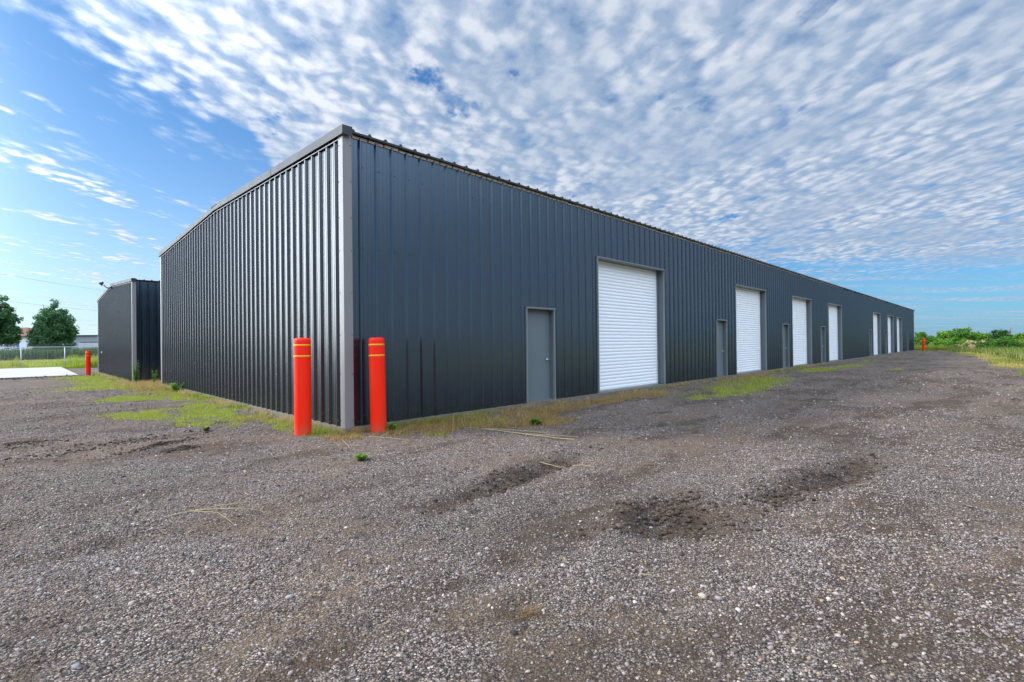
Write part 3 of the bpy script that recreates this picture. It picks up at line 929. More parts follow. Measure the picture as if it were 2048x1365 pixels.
for i in range(-int(hgt/dd), n):
    for s in (1, -1):
        xa = x0+i*dd if s == 1 else x0+i*dd+hgt
        xb = xa+s*hgt; za, zb = fz, 1.58
        if xa < x0:
            za = fz+(x0-xa)*1; xa = x0
        if xb > x1:
            zb = 1.58-(xb-x1) if s == 1 else zb; xb = x1
        if xa > x1: continue
        if s == -1 and xb < x0: zb = 1.58-(x0-xb); xb = x0
        w = .0022
        mb.quad((xa-w, .034, za), (xa+w, .034, za), (xb+w, .034, zb), (xb-w, .034, zb))
ch = mb.build('chain_link_mesh', [MT['galv']], fe)


# ------------------------------------------------------------------ trees and shrubs
def crown(name, clumps, per, leaf, mat, parent, asp=1.0, flat=.9):
    """clumps (n,4): x y z r"""
    n = len(clumps)*per
    c = np.repeat(clumps, per, 0)
    d = rng.normal(size=(n, 3)); d /= np.linalg.norm(d, axis=1)[:, None]
    rad = c[:, 3]*rng.random(n)**.45
    P = c[:, :3]+d*rad[:, None]*np.array([1, 1, flat])
    a = rng.normal(size=(n, 3)); a /= np.linalg.norm(a, axis=1)[:, None]
    b = np.cross(a, rng.normal(size=(n, 3))); b /= np.linalg.norm(b, axis=1)[:, None]
    s = leaf*rng.uniform(.5, 1.3, (n, 1))
    V = np.stack([P-a*s*.5, P+b*s*.32, P+a*s*.5, P-b*s*.32], 1).reshape(-1, 3)
    Fc = np.arange(n*4).reshape(-1, 4)
    return np_mesh(name, V, Fc, 4, [mat], parent=parent)


def tree(loc, height, width, label, mat, seed, lobes=None, group=None, ncl=90, per=70, leaf=.3, base=.15, cat='tree', shape='round'):
    global rng
    keep = rng; rng = np.random.default_rng(seed)
    t = empty('tree', loc, 0, label, cat, group)
    mb = MB(); th = height*(base+.28); r0 = max(.06, width*.03)
    mb.tube([(0, 0, -.3), (.05, 0, th*.4), (0, .04, th), (.1, 0, height*.55)], [r0*1.3, r0, r0*.8, r0*.25], 8)
    for k in range(7):
        a = k*2.4+seed; q = .35+.07*k
        mb.tube([(0, 0, height*(base+.08+.05*k)), (math.cos(a)*width*.2, math.sin(a)*width*.2, height*(q+.08)), (math.cos(a)*width*.36*(1-q*.4), math.sin(a)*width*.36*(1-q*.4), height*(q+.2))], [r0*.55, r0*.35, r0*.1], 6)
    mb.build('trunk', [MT['bark']], t)
    cl = []
    while len(cl) < ncl:
        p = rng.uniform(-1, 1, 3)
        zz = (p[2]+1)/2
        if shape == 'round': rr = math.sqrt(max(0, 1-(2*zz-1)**2))**.8
        elif shape == 'egg': rr = (math.sin(math.pi*min(.97, (zz*.93+.07)**.66)))**.55
        else: rr = 1-.55*zz**2
        q = math.hypot(p[0], p[1])
        if q > rr: continue
        if q < rr*.45 and rng.random() < .6: continue
        if lobes and zz > lobes[0]:
            ang = math.atan2(p[1], p[0])
            px_ = (p[0]*Rv.x+p[1]*Rv.y)
            if abs(px_-lobes[1]) < lobes[2]*(zz-lobes[0])/(1-lobes[0])+.02: continue
        cl.append((p[0]*width/2*.9, p[1]*width/2*.9, height*(base+(1-base)*zz*.95), width*rng.uniform(.07, .13)))
    crown('crown', np.array(cl), per, leaf, mat, t)
    rng = keep
    return t


tp = at(-.936, 103)
tree((tp.x, tp.y, tp.z), 12.6, 7.9, 'round dark green tree with a split crown in front of the grey shed', MT['leaf_dark'], 3, lobes=(.55, -.12, .16), group='two trees by the house', ncl=230, per=80, leaf=.42, base=.12, shape='egg')
tp = at(-1.053, 99)
tree((tp.x, tp.y, tp.z), 13.8, 7.8, 'dark green tree cut by the left edge and hiding the white house', MT['leaf_dark'], 8, group='two trees by the house', ncl=230, per=80, leaf=.42, base=.20, shape='egg')


def uof(px): return (px-1024)/F_PX


far = [(1841, 665.5, 30, 150, 'mid', 'leafy tree directly behind the far corner of the warehouse'),
       (1867, 671.5, 34, 175, 'mid', 'small low tree in the dip beside the far corner'),
       (1893, 660.5, 38, 128, 'bright', 'rounded bright green tree left of the tallest one'),
       (1926, 657.5, 46, 124, 'mid', 'tallest and widest tree of the far right row'),
       (1960, 664, 40, 130, 'bright', 'lower pale tree between the tallest tree and the darker one'),
       (1999, 662, 42, 126, 'dark2', 'dense darker tree just left of the utility pole'),
       (2046, 667, 34, 118, 'bright', 'light green tree cut by the right edge of the view'),
       (2024, 672, 26, 190, 'mid', 'far low tree seen behind the utility pole')]
MT['leaf_dark2'] = leaf_mat('leaves_darkest_green', (.02, .07, .012), (.05, .125, .02), .35, .4)  # deepest leaf green, for the darker trees, shrubs and distant wood
for i, (px, ty, wpx, D, mk, lb) in enumerate(far):
    hor = 687.8-(px)*.01143+11.7-.0
    hor = 699.5-px*.01143
    p = at(uof(px), D)
    h = (hor-ty)*D/F_PX+CAM.z-p.z
    tree((p.x, p.y, p.z), h, wpx*D/F_PX*1.15, lb, MT['leaf_'+mk], 20+i, group='trees on the far right', ncl=70, per=60, leaf=.40, base=.0, shape='dome')

shr = [(1834, 680, 22, 70, 'mid', 'green shrub at the foot of the far corner'), (1860, 682, 26, 74, 'dark2', 'dark shrub behind the distant bollard'),
       (1884, 684, 28, 68, 'bright', 'bright green shrub dotted with pale flowers'), (1908, 686, 24, 64, 'mid', 'shrub with pale flowers below the rounded tree'),
       (1930, 684, 26, 66, 'bright', 'bushy shrub below the tallest tree'), (1957, 683, 34, 56, 'straw', 'clump of tall straw coloured weeds'),
       (1983, 683, 26, 52, 'dark2', 'dark green shrub left half of the pair near the dry grass'), (2008, 679, 34, 50, 'mid', 'broad leafy shrub below the utility pole'),
       (2034, 687, 28, 50, 'yellow', 'yellow green weedy bush right of the broad shrub'), (2058, 684, 26, 52, 'mid', 'green bush at the right edge of the view'),
       (1945, 690, 20, 57, 'bright', 'small bright shrub in front of the straw weeds'), (1915, 692, 20, 60, 'yellow', 'low yellow weeds at the lot edge')]
for i, (px, ty, wpx, D, mk, lb) in enumerate(shr):
    keep = rng; rng = np.random.default_rng(90+i)
    hor = 699.5-px*.01143
    p = at(uof(px), D); h = ((hor-ty)*D/F_PX+CAM.z-p.z)*1.15+.15; w = wpx*D/F_PX*1.55
    t = empty('shrub', p, 0, lb, 'shrub', 'shrubs along the far right edge of the lot')
    mb = MB()
    for k in range(6):
        a = k*1.05; mb.tube([(0, 0, -.1), (math.cos(a)*w*.15, math.sin(a)*w*.15, h*.4), (math.cos(a)*w*.3, math.sin(a)*w*.3, h*.8)], [.03, .02, .008], 5)
    mb.build('stem', [MT['bark']], t)
    cl = np.array([(rng.normal(0, w*.26), rng.normal(0, w*.24), h*rng.uniform(.08, .9), h*rng.uniform(.12, .24)) for _ in range(60)])
    r_ = np.hypot(cl[:, 0], cl[:, 1])/(w*.5); cl[:, 2] *= np.clip(1.08-.35*r_, .35, 1)
    crown('foliage', cl, 55, .17, MT['leaf_'+mk], t)
    rng = keep
# rough weeds running between the shrubs
bl = []
n = 26000
u_ = rng.uniform(.815, 1.12, n); D = rng.uniform(50, 84, n)-22*np.clip((u_-.93)/.12, 0, 1)
x = CAM.x+D*(math.cos(YAW)+u_*Rv.x); y = CAM.y+D*(math.sin(YAW)+u_*Rv.y)
k = (lotmask(x, y) < .3); x = x[k]; y = y[k]; n = len(x)
t = tints(n, (.07, .15, .015), (.22, .30, .03)); st = rng.random(n) < .25; t[st] = tints(int(st.sum()), (.40, .36, .12), (.55, .5, .25))
bl.append(blades(x, y, gz(x, y), rng.uniform(.2, .75, n), .035*rng.uniform(.6, 1.4, n), t, .6))
wd = join('weed_thicket', bl, [MT['blade']])
tag(wd, 'rough green and straw weeds filling the gaps below the far right trees', 'weeds', kind='stuff')
# far woodland line along the horizon
bl = []
n = 30000
a = rng.uniform(-.7, 2.6, n); rr = rng.uniform(420, 520, n)
x = 20+np.cos(a)*rr; y = 20+np.sin(a)*rr
hh = 2.0+2.5*fbm(a*40, a*3, 1, 4, 77)
z = gz(x, y)+hh*rng.random(n)
P = np.stack([x, y, z], -1); A = rng.normal(size=(n, 3)); A /= np.linalg.norm(A, axis=1)[:, None]
B = np.cross(A, rng.normal(size=(n, 3))); B /= np.linalg.norm(B, axis=1)[:, None]; s = 2.2
V = np.stack([P-A*s, P+B*s*.7, P+A*s, P-B*s*.7], 1).reshape(-1, 3)
tw = np_mesh('distant_wood', V, np.arange(n*4).reshape(-1, 4), 4, [MT['leaf_dark2']])
tag(tw, 'low line of distant woodland along the horizon', 'woodland', kind='stuff')


# ------------------------------------------------------------------ utility poles and wires
def upole(loc, h, label, arm_dir=None):
    t = empty('utility_pole', loc, 0, label, 'utility pole')
    mb = MB(); mb.tube([(0, 0, -.5), (0, 0, h)], [.17, .11], 10); mb.build('pole', [MT['wood']], t)
    if arm_dir is None: return t
    mb = MB(); a = Vector(arm_dir); mb.tube([tuple(-a*1.1+Vector((0, 0, h-.5))), tuple(a*1.1+Vector((0, 0, h-.5)))], .06, 6); mb.build('cross_arm', [MT['wood']], t)
    return t


p = at(uof(2021.5), 140); up1 = upole(p, (676.3-655.6)*140/F_PX+CAM.z-p.z, 'thin grey utility pole standing among the trees on the far right')
D1 = 112
P1 = CAM+D1*(Vector((math.cos(YAW), math.sin(YAW), 0))-1.045*Rv)
P2 = CAM+1.265*D1*(Vector((math.cos(YAW), math.sin(YAW), 0))-.842*Rv)
dv = (P2-P1); dv.z = 0
A_ = P1-dv*.35; B_ = P2+dv*1.0
wires = [(150.5*D1/F_PX+CAM.z, 'upper thin power line crossing the sky at the far left'), (97.3*D1/F_PX+CAM.z, 'lower thin power line passing behind the dark trees')]
for z, lb in wires:
    mb = MB(); pts = []
    for i in range(25):
        t = i/24; q = A_.lerp(B_, t); pts.append((q.x, q.y, z+.9*((2*t-1)**2)-.25))
    mb.tube(pts, .028, 5); w = mb.build('power_line', [MT['galv']]); tag(w, lb, 'power line', 'power lines on the left')
hgt = wires[0][0]+.65
upole((B_.x, B_.y, gz(B_.x, B_.y)), hgt-gz(B_.x, B_.y)+.2, 'utility pole carrying the power lines behind the rear building', (.76, -.65, 0))
upole((A_.x, A_.y, gz(A_.x, A_.y)), hgt-gz(A_.x, A_.y)+.2, 'utility pole carrying the power lines outside the left edge', (.76, -.65, 0))

# ------------------------------------------------------------------ house and shed
hp = at(uof(53), 124)
hs_ = empty('house', (hp.x, hp.y, hp.z), YAW-math.pi/2, 'white house with brown roof and blue shutters half hidden by the left tree', 'house')
# local: x right (sideways), y away, house extends to -x
e_h = 5.3
mb = MB(); mb.box(-17, 0, 0, 11, -.3, e_h)
for k in range(22): mb.box(-17.01, .01, -.012, 0, .2+k*.23, .215+k*.23)
mb.build('wall', [MT['hwhite']], hs_)
mb = MB(); o = .6; zr_ = e_h+2.4
a, b, c, d_ = (-17-o, -o, e_h), (o, -o, e_h), (o, 11+o, e_h), (-17-o, 11+o, e_h); r1 = (-12, 5.5, zr_); r2 = (-5, 5.5, zr_)
mb.quad(a, b, r2, r1); mb.face([b, c, r2]); mb.quad(c, d_, r1, r2); mb.face([d_, a, r1]); mb.box(-17-o, o, -o, 11+o, e_h-.22, e_h-.003)
mb.build('roof', [MT['hroof']], hs_)
for x0 in (-4.35, -10.5):
    mb = MB(); mb.box(x0, x0+1.75, -.05, .03, 2.2, 4.55); wn = mb.build('window', [MT['glass']], hs_)
    mb = MB()
    for q in (0, .84, 1.68): mb.box(x0+q, x0+q+.08, -.09, -.052, 2.2, 4.55)
    for q in (2.13, 3.35, 4.552): mb.box(x0, x0+1.76, -.088, -.053, q, q+.07)
    mb.build('window_frame', [MT['hwhite']], wn)
    for q in (-.72, 1.85):
        mb = MB(); mb.box(x0+q, x0+q+.62, -.07, -.013, 2.1, 4.65); mb.build('shutter', [MT['blue']], hs_)

sp_ = at(uof(52), 134)
sh = empty('metal_shed', (sp_.x, sp_.y, sp_.z), YAW-math.pi/2+.03, 'long low grey metal shed in the background between house and rear building', 'shed')
ht = 5.5
mb = MB(); mb.box(0, 34, 0, 12, -.3, ht)
for k in range(57): mb.box(.3+k*.6, .38+k*.6, -.04, 0, -.1, ht-.05)
mb.build('wall', [MT['shedwall']], sh)
mb = MB(); mb.box(-.4, 34.4, -.5, 12.4, ht+.003, ht+.18); mb.build('roof', [MT['roof']], sh)
mb = MB(); mb.box(.2, 5.6, -2.2, -.05, -.3, 3.75)
mb.build('lean_to', [MT['shedlow']], sh)
mb = MB(); mb.box(1.5, 2.2, -2.24, -2.202, 0, 3.3); mb.build('door', [MT['brown']], sh)
mb = MB(); mb.box(14.5, 20, -.12, -.045, 3.6, 3.8); mb.build('door_track', [MT['black']], sh)
for k in range(3):
    mb = MB(); mb.box(14+k*1.9, 15.8+k*1.9, -.11, -.045, 0, 3.6); mb.build('sliding_door', [MT['shedlow']], sh)


# ------------------------------------------------------------------ weeds, stalks and rocks
def weed(loc, h, label, n=26, mat='leaf_mid', spread=.5, leaf=.05, cat='weed'):
    global rng
    keep = rng; rng = np.random.default_rng(int(abs(loc[0]*100+loc[1]*10))+5)
    t = empty('weed', loc, 0, label, cat)
    mb = MB(); tips = []
    ns = max(3, n//6)
    for k in range(ns):
        a = rng.uniform(0, 6.28); q = rng.uniform(.1, spread)*h; hh = h*rng.uniform(.6, 1)
        mb.tube([(0, 0, -.01), (math.cos(a)*q*.4, math.sin(a)*q*.4, hh*.5), (math.cos(a)*q, math.sin(a)*q, hh)], [h*.015+.001, h*.01+.001, .0008], 5)
        for j in range(n//2):
            f = .15+.85*j/(n//2); tips.append((math.cos(a)*q*f, math.sin(a)*q*f, hh*f))
    mb.build('stem', [MT['leaf_mid']], t)
    V = []; 
    for (x, y, z) in tips:
        for _ in range(2):
            a = rng.uniform(0, 6.28); l = leaf*rng.uniform(.6, 1.3)*(1.2-.6*z/h); w = l*.28
            d = np.array([math.cos(a), math.sin(a), rng.uniform(-.1, .6)]); s_ = np.array([-math.sin(a), math.cos(a), 0]); o_ = np.array([x, y, z])
            V += [o_, o_+d*l*.5+s_*w, o_+d*l, o_+d*l*.5-s_*w]
    V = np.array(V); np_mesh('leaves', V, np.arange(len(V)).reshape(-1, 4), 4, [MT[mat]], parent=t)
    rng = keep
    return t


def gl(x, y): return (x, y, gz(x, y))


weed(gl(-.78, -1.95), .075, 'small green weed in the gravel in front of the warehouse corner', 40, 'leaf_bright', 1.5, .05)
weed(gl(2.6, -1.85), .10, 'dark green weed clump in the gravel left of the first grey door', 60, 'leaf_mid', 1.4, .06)
weed(gl(bz2.x+.17, bz2.y-.13), .16, 'pale green weed at the foot of the right front bollard', 40, 'leaf_bright', 1.2, .06)
weed(gl(-.3, 18.8), 1.15, 'tall leafy weed standing in the alley between the two buildings', 44, 'leaf_bright', .10, .11)
weed(gl(.15, 17.6), .7, 'shorter leafy weed in the alley beside the tall one', 30, 'leaf_bright', .16, .09)
weed(gl(-.2, 11.4), .34, 'green weed tuft against the far half of the gable wall', 40, 'leaf_bright', .8, .1)
weed(gl(-1.55, 2.0), .08, 'tiny bright weed alone in the gravel left of the gable', 36, 'leaf_yellow', 1.3, .05)


def stalk(pts, rad, label, branches=(), name='dry_grass_stalk'):
    p0 = gl(*pts[0]); t = MB()
    L3 = [(x-p0[0], y-p0[1], gz(x, y)-p0[2]+.014) for x, y in pts]
    rad = rad*.72; t.tube(L3, [rad]*(len(L3)-1)+[rad*.5], 5)
    for br in branches:
        t.tube([(x-p0[0], y-p0[1], gz(x, y)-p0[2]+.016+.01*i) for i, (x, y) in enumerate(br)], rad*.7, 4)
    o = t.build(name, [MT['leaf_straw']]); o.location = p0
    return tag(o, label, 'grass stalk', 'loose dry stalks on the gravel')


stalk([(-2.95, -2.72), (-2.78, -2.72), (-2.6, -2.80), (-2.42, -2.95)], .0045, 'longest pale stalk lying on the left gravel with forked tips',
      [[(-2.78, -2.72), (-2.62, -2.95), (-2.60, -3.2), (-2.61, -3.4)], [(-2.6, -2.8), (-2.4, -3.05), (-2.31, -3.36)], [(-2.7, -2.74), (-2.55, -2.74), (-2.3, -2.9)]])
stalk([(-2.24, -2.38), (-2.26, -2.55), (-2.36, -2.66)], .004, 'short bent pale stalk just beyond the longest one')
stalk([(-2.25, -2.98), (-2.09, -2.91), (-1.92, -2.9)], .004, 'short straight straw right of the bent stalk', [[(-2.09, -2.91), (-2.0, -2.82)]])
stalk([(.62, -3.72), (.72, -3.95), (.80, -4.2), (.84, -4.49)], .006, 'pale straw stalk lying across the upper rut')
stalk([(1.62, -1.17), (1.7, -1.75), (1.82, -2.4), (1.92, -3.0), (1.97, -3.21)], .010, 'long bundle of pale seed grass lying before the long wall',
      [[(1.66, -1.5), (1.9, -2.1), (2.05, -2.6)], [(1.7, -1.75), (1.78, -2.4), (1.80, -2.9)], [(1.8, -2.3), (1.95, -2.8), (2.06, -3.2)], [(1.9, -2.9), (1.88, -3.25)]])
stalk([(-.35, -.55), (-.45, -.95), (-.58, -1.3)], .005, 'straw stalk on the gravel between the two front bollards', [[(-.45, -.95), (-.33, -1.2)]])
stalk([(.05, -.65), (.25, -.95), (.33, -1.35)], .005, 'curved straw stalk in front of the right front bollard')
stalk([(-1.15, -6.1), (-1.06, -6.22)], .004, 'short yellow straw inside the largest rut')

# dead grass tuft
t = empty('dead_grass_tuft', gl(-1.90, -5.90), 0, 'tuft of brown dead grass in a small hollow near the bottom centre', 'grass tuft')
n = 170
x = rng.normal(0, .030, n); y = rng.normal(0, .018, n)
P, Fc, C4 = blades(x, y, np.full(n, .002), rng.uniform(.02, .05, n), .0022*rng.uniform(.7, 1.4, n), tints(n, (.16, .09, .04), (.42, .29, .15)), 2.4)
np_mesh('blades', P, Fc, 4, [MT['blade']], C4, parent=t)


def rock(x, y, r, label, c, seed):
    rr = np.random.default_rng(seed); v, f = icosa()
    # one subdivision
    vs = [tuple(a) for a in v]; fs = []; cache = {}
    def mid(i, j):
        k = (min(i, j), max(i, j))
        if k not in cache:
            q = (np.array(vs[i])+np.array(vs[j])); q /= np.linalg.norm(q); vs.append(tuple(q)); cache[k] = len(vs)-1
        return cache[k]
    for a, b, c_ in f:
        ab, bc, ca = mid(a, b), mid(b, c_), mid(c_, a); fs += [(a, ab, ca), (b, bc, ab), (c_, ca, bc), (ab, bc, ca)]
    V = np.array(vs)*(1+rr.uniform(-.16, .16, (len(vs), 1)))*r*.8*np.array([1.2, .9, .62])
    C4 = np.tile(np.array([*[q*.72 for q in c], 1.]), (len(V), 1))
    o = np_mesh('rock', V, np.array(fs), 3, [MT['stone']], C4); o.location = (x, y, gz(x, y)+r*.25); o.rotation_euler = (0, 0, seed)
    tag(o, label, 'rock', 'larger loose stones')


rock(-1.08, -6.46, .028, 'cream stone lying left of its smaller pale neighbour at lower right', (.50, .43, .33), 1)
rock(-1.03, -6.53, .022, 'small pale grey stone beside the cream one at lower right', (.38, .35, .33), 2)
rock(-2.70, -4.75, .024, 'pale grey stone alone on the lower left gravel', (.40, .39, .38), 3)
rock(-.62, -5.62, .035, 'brown rounded stone on the left rim of the largest rut', (.16, .12, .09), 4)
rock(-3.62, -4.75, .022, 'grey flat stone in the bottom left corner', (.3, .29, .3), 5)
rock(-.15, -5.62, .02, 'small white stone at the back edge of the largest rut', (.40, .39, .37), 6)
rock(2.35, -.35, .035, 'light stone close to the foot of the long wall', (.38, .36, .33), 7)

# clods of dark soil and straw litter
P, Fc, C4 = [], [], []
ns_ = 1500; ev = [PITS[i] for i in (0, 3, 6, 7, 9, 13, 14, 15, 29, 30)]
xs_ = []; ys_ = []; rs_ = []
for e in ev:
    k = 330 if e[2] < 1 else 500
    a = rng.normal(0, .75, (k, 2)); c, s = math.cos(R(e[4])), math.sin(R(e[4]))
    xs_.append(e[0]+a[:, 0]*e[2]*c-a[:, 1]*e[3]*s); ys_.append(e[1]+a[:, 0]*e[2]*s+a[:, 1]*e[3]*c); rs_.append(.0045+.020*rng.random(k)**2.5*(1 if e[1] < 20 else 3.2))
xs_ = np.concatenate(xs_); ys_ = np.concatenate(ys_); rs_ = np.concatenate(rs_); n = len(xs_)
v, f = icosa()
PP = v[None]*(1+rng.uniform(-.4, .4, (n, 12, 1)))*rs_[:, None, None]*np.array([1.2, 1, .7])+np.stack([xs_, ys_, gz(xs_, ys_)+rs_*.3], -1)[:, None]
CC = np.concatenate([tints(n, (.03, .02, .013), (.10, .07, .048)), np.ones((n, 1))], 1)
so = np_mesh('soil_clods', PP.reshape(-1, 3), (f[None]+np.arange(n)[:, None, None]*12).reshape(-1, 3), 3, [MT['stone']], np.repeat(CC, 12, 0))
tag(so, 'dark brown crumbs of soil in the ruts', 'soil', kind='stuff')
n = 420
u_ = rng.uniform(-1.1, 1.1, n); D = np.sqrt(rng.uniform(2.2**2, 12**2, n))
x = CAM.x+D*(math.cos(YAW)+u_*Rv.x); y = CAM.y+D*(math.sin(YAW)+u_*Rv.y)
k = np.maximum(-x, -y) > .1; x = x[k]; y = y[k]; n = len(x)
P, Fc, C4 = blades(x, y, gz(x, y)+.006, np.full(n, .012), .0022*rng.uniform(.6, 1.3, n), tints(n, (.45, .36, .2), (.7, .62, .42)), 4.5)
sl_ = np_mesh('straw_litter', P, Fc, 4, [MT['blade']], C4)
# stretch each straw along the ground
tag(sl_, 'thin bits of pale straw scattered over the gravel', 'straw', kind='stuff')

# ------------------------------------------------------------------ world
SUN_AZ_L, SUN_EL = 84, 36      # degrees left of the view direction, elevation
saz = YAW+R(SUN_AZ_L)
sdir = Vector((math.cos(saz)*math.cos(R(SUN_EL)), math.sin(saz)*math.cos(R(SUN_EL)), math.sin(R(SUN_EL))))
w = bpy.data.worlds.new('World'); sc.world = w; w.use_nodes = True; w.cycles.sampling_method = 'MANUAL'; w.cycles.sample_map_resolution = 512
nt = w.node_tree; nt.nodes.clear()
out = N(nt, 'ShaderNodeOutputWorld'); bg = N(nt, 'ShaderNodeBackground'); L(nt, bg.outputs[0], out.inputs[0])
sky = N(nt, 'ShaderNodeTexSky'); sky.sky_type = 'NISHITA'; sky.sun_disc = False
sky.sun_elevation = R(SUN_EL); sky.sun_rotation = math.pi/2-saz
sky.air_density = 1.0; sky.dust_density = .8; sky.ozone_density = 2.2
tc = N(nt, 'ShaderNodeTexCoord'); dirv = tc.outputs['Generated']
def dot(v):
    n = N(nt, 'ShaderNodeVectorMath', operation='DOT_PRODUCT'); L(nt, dirv, n.inputs[0]); n.inputs[1].default_value = v; return n.outputs['Value']
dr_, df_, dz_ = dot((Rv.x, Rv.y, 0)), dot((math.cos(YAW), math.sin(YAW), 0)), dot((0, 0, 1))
zc = M(nt, 'ADD', M(nt, 'MAXIMUM', dz_, 0.0), .012)
PX = M(nt, 'DIVIDE', dr_, zc); PY = M(nt, 'DIVIDE', df_, zc)
cv = N(nt, 'ShaderNodeCombineXYZ'); L(nt, PX, cv.inputs[0]); L(nt, PY, cv.inputs[1]); Pv = cv.outputs[0]
def wn(scale, detail, rough, stretch=(1, 1, 1), loc=(0, 0, 0), rot=0, dist=0, vec=None):
    mp = N(nt, 'ShaderNodeMapping'); mp.inputs['Scale'].default_value = stretch; mp.inputs['Location'].default_value = loc; mp.inputs['Rotation'].default_value = (0, 0, R(rot))
    L(nt, vec or Pv, mp.inputs[0])
    n = N(nt, 'ShaderNodeTexNoise'); n.inputs['Scale'].default_value = scale; n.inputs['Detail'].default_value = detail; n.inputs['Roughness'].default_value = rough; n.inputs['Distortion'].default_value = dist
    L(nt, mp.outputs[0], n.inputs['Vector']); return n.outputs[0]
def dens(vec, hi=True):
    a = wn(6.2, 6 if hi else 3, .60, (1, .74, 1), (3.1, 1.7, 0), 0, .15, vec)
    mp = N(nt, 'ShaderNodeMapping'); mp.inputs['Scale'].default_value = (1, .74, 1); mp.inputs['Rotation'].default_value = (0, 0, R(8)); L(nt, vec, mp.inputs[0])
    nz = N(nt, 'ShaderNodeTexNoise'); nz.inputs['Scale'].default_value = 9; nz.inputs['Detail'].default_value = 2; L(nt, mp.outputs[0], nz.inputs[0])
    ad = N(nt, 'ShaderNodeVectorMath', operation='MULTIPLY_ADD'); L(nt, nz.outputs[1], ad.inputs[0]); ad.inputs[1].default_value = (.10, .10, 0); L(nt, mp.outputs[0], ad.inputs[2])
    v = N(nt, 'ShaderNodeTexVoronoi'); v.feature = 'SMOOTH_F1'; v.inputs['Scale'].default_value = 12.5; v.inputs['Smoothness'].default_value = .55; L(nt, ad.outputs[0], v.inputs['Vector'])
    puff = M(nt, 'SUBTRACT', .95, v.outputs['Distance'])
    return M(nt, 'ADD', M(nt, 'MULTIPLY', a, .74), M(nt, 'MULTIPLY', puff, .31))
d0 = dens(Pv)
# light comes from the left: sample towards the sun for self shading
of = N(nt, 'ShaderNodeVectorMath', operation='ADD'); L(nt, Pv, of.inputs[0]); of.inputs[1].default_value = (-.032, .018, 0)
d1 = dens(of.outputs[0], False)
edge = M(nt, 'ADD', PX, M(nt, 'MULTIPLY', M(nt, 'SUBTRACT', wn(1.1, 4, .6, (1, .6, 1), (5, 2, 0)), .5), 1.1))
deck = ss(nt, edge, -1.50, -1.18)
farf = ss(nt, M(nt, 'ADD', PY, M(nt, 'MULTIPLY', M(nt, 'SUBTRACT', wn(.5, 4, .6, (1, 1.6, 1), (2, 9, 0)), .5), 7.)), 9.5, 3.6)
leftstreak = M(nt, 'MULTIPLY', ss(nt, wn(1.25, 6, .58, (2.0, .50, 1), (1.35, 4.7, 0), -8), .50, .62), ss(nt, PX, -1.2, -1.7))
streak = M(nt, 'MULTIPLY', ss(nt, wn(.55, 6, .55, (.55, 1.9, 1), (7, 3, 0), 18), .42, .70), M(nt, 'MULTIPLY', ss(nt, PX, -1, 1.5), .75))
base_cov = M(nt, 'MULTIPLY', deck, farf)
right = ss(nt, PX, -1.0, .6)
bias = M(nt, 'ADD', M(nt, 'MULTIPLY', base_cov, .50), M(nt, 'MULTIPLY', right, .02))
al = ss(nt, M(nt, 'ADD', d0, bias), .70, .98)
gaps = ss(nt, wn(2.6, 5, .62, (1, .6, 1), (4, 6, 0)), .305, .40)
al = M(nt, 'MULTIPLY', M(nt, 'MULTIPLY', al, gaps), base_cov)
al2 = M(nt, 'MULTIPLY', leftstreak, ss(nt, d0, .42, .62))
alpha = M(nt, 'MAXIMUM', M(nt, 'MAXIMUM', al, al2), streak, clamp=True)
# brightness
sd = dot(tuple(sdir))
glow = M(nt, 'POWER', M(nt, 'MAXIMUM', sd, 0.0), 5.0)
shade = M(nt, 'ADD', ss(nt, d0, .36, .74), M(nt, 'MULTIPLY', M(nt, 'SUBTRACT', d0, d1), 2.2), clamp=True)
big = wn(1.0, 3, .5, (1, 1, 1), (8, 8, 0))
shade = M(nt, 'MULTIPLY', shade, M(nt, 'ADD', M(nt, 'MULTIPLY_ADD', ss(nt, big, .36, .62), .55, .32), M(nt, 'MULTIPLY', ss(nt, PX, .2, -.9), .35)), clamp=True)
ccol = mixc(nt, shade, (.25, .335, .47), (.55, .585, .65))
gm = M(nt, 'ADD', M(nt, 'MULTIPLY_ADD', glow, 2.0, .95), M(nt, 'MULTIPLY', M(nt, 'MULTIPLY', ss(nt, df_, .25, -.5), ss(nt, dz_, .20, .50)), 3.8))  # clouds high behind the camera are boosted, added to light doors and walls
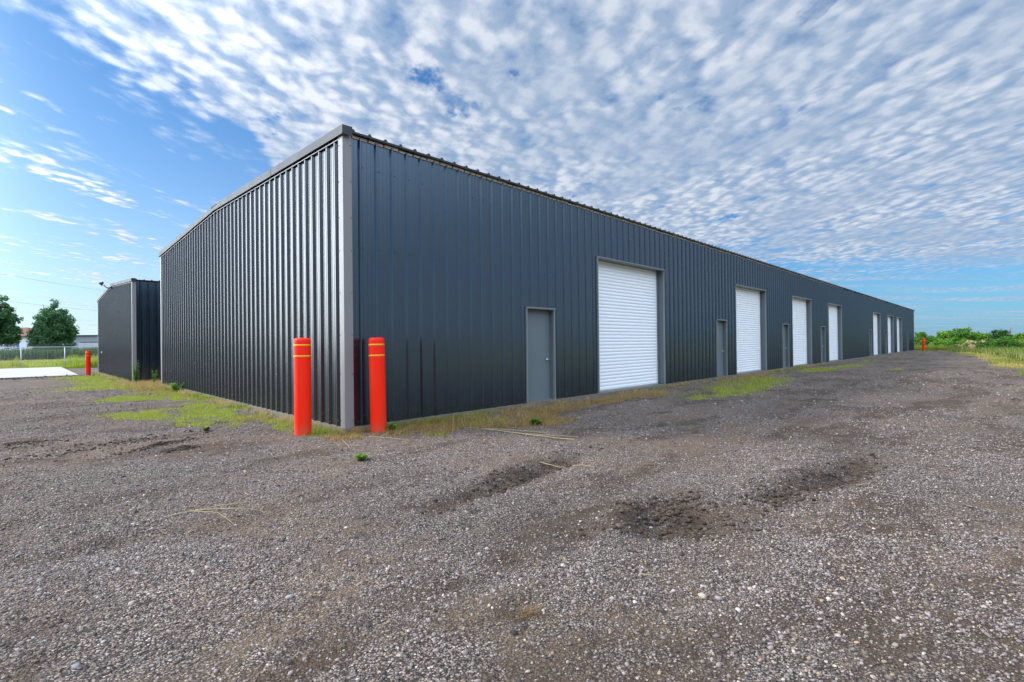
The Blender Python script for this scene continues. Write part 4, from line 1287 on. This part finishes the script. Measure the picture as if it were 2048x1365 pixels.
gc = N(nt, 'ShaderNodeCombineColor'); [L(nt, gm, gc.inputs[i]) for i in range(3)]
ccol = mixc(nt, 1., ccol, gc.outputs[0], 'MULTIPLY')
sk = N(nt, 'ShaderNodeVectorMath', operation='SCALE'); L(nt, sky.outputs[0], sk.inputs[0]); sk.inputs['Scale'].default_value = .085
skt = mixc(nt, 1., sk.outputs[0], (.36, .80, 1.16), 'MULTIPLY')
# added glow low in the left sky, placed to reflect in the gable wall
gaz = YAW+R(75)
gld = dot((math.cos(gaz)*math.cos(R(12)), math.sin(gaz)*math.cos(R(12)), math.sin(R(12))))
gl8 = M(nt, 'POWER', M(nt, 'MAXIMUM', gld, 0.0), 30.0)
gcol = N(nt, 'ShaderNodeCombineColor'); [L(nt, M(nt, 'MULTIPLY', gl8, k), gcol.inputs[i]) for i, k in enumerate((5.2, 5.4, 5.6))]
hz = M(nt, 'MULTIPLY', M(nt, 'POWER', M(nt, 'SUBTRACT', 1.0, M(nt, 'MAXIMUM', dz_, 0.0)), 5.0), M(nt, 'MULTIPLY_ADD', ss(nt, dr_, .35, -.75), .40, .42))
skv = mixc(nt, hz, skt, mixc(nt, ss(nt, dr_, -.4, .5), (.60, .70, .78), (.21, .38, .60)))
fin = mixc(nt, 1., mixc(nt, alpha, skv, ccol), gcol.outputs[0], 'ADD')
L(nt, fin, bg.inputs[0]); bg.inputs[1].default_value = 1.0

sl = bpy.data.lights.new('sun', 'SUN'); so_ = bpy.data.objects.new('sun', sl); col.objects.link(so_)
sl.energy = 2.6; sl.angle = R(13); sl.color = (1, .93, .84)
so_.rotation_euler = (-sdir).to_track_quat('-Z', 'Y').to_euler()

sc.view_settings.view_transform = 'Standard'; sc.view_settings.look = 'None'; sc.view_settings.gamma = 1
sc.view_settings.exposure = 0.55
sc.cycles.adaptive_threshold = .012; sc.cycles.max_bounces = 4; sc.cycles.diffuse_bounces = 2; sc.cycles.glossy_bounces = 2; sc.cycles.transmission_bounces = 2
sc.cycles.use_denoising = True
sc.render.film_transparent = False
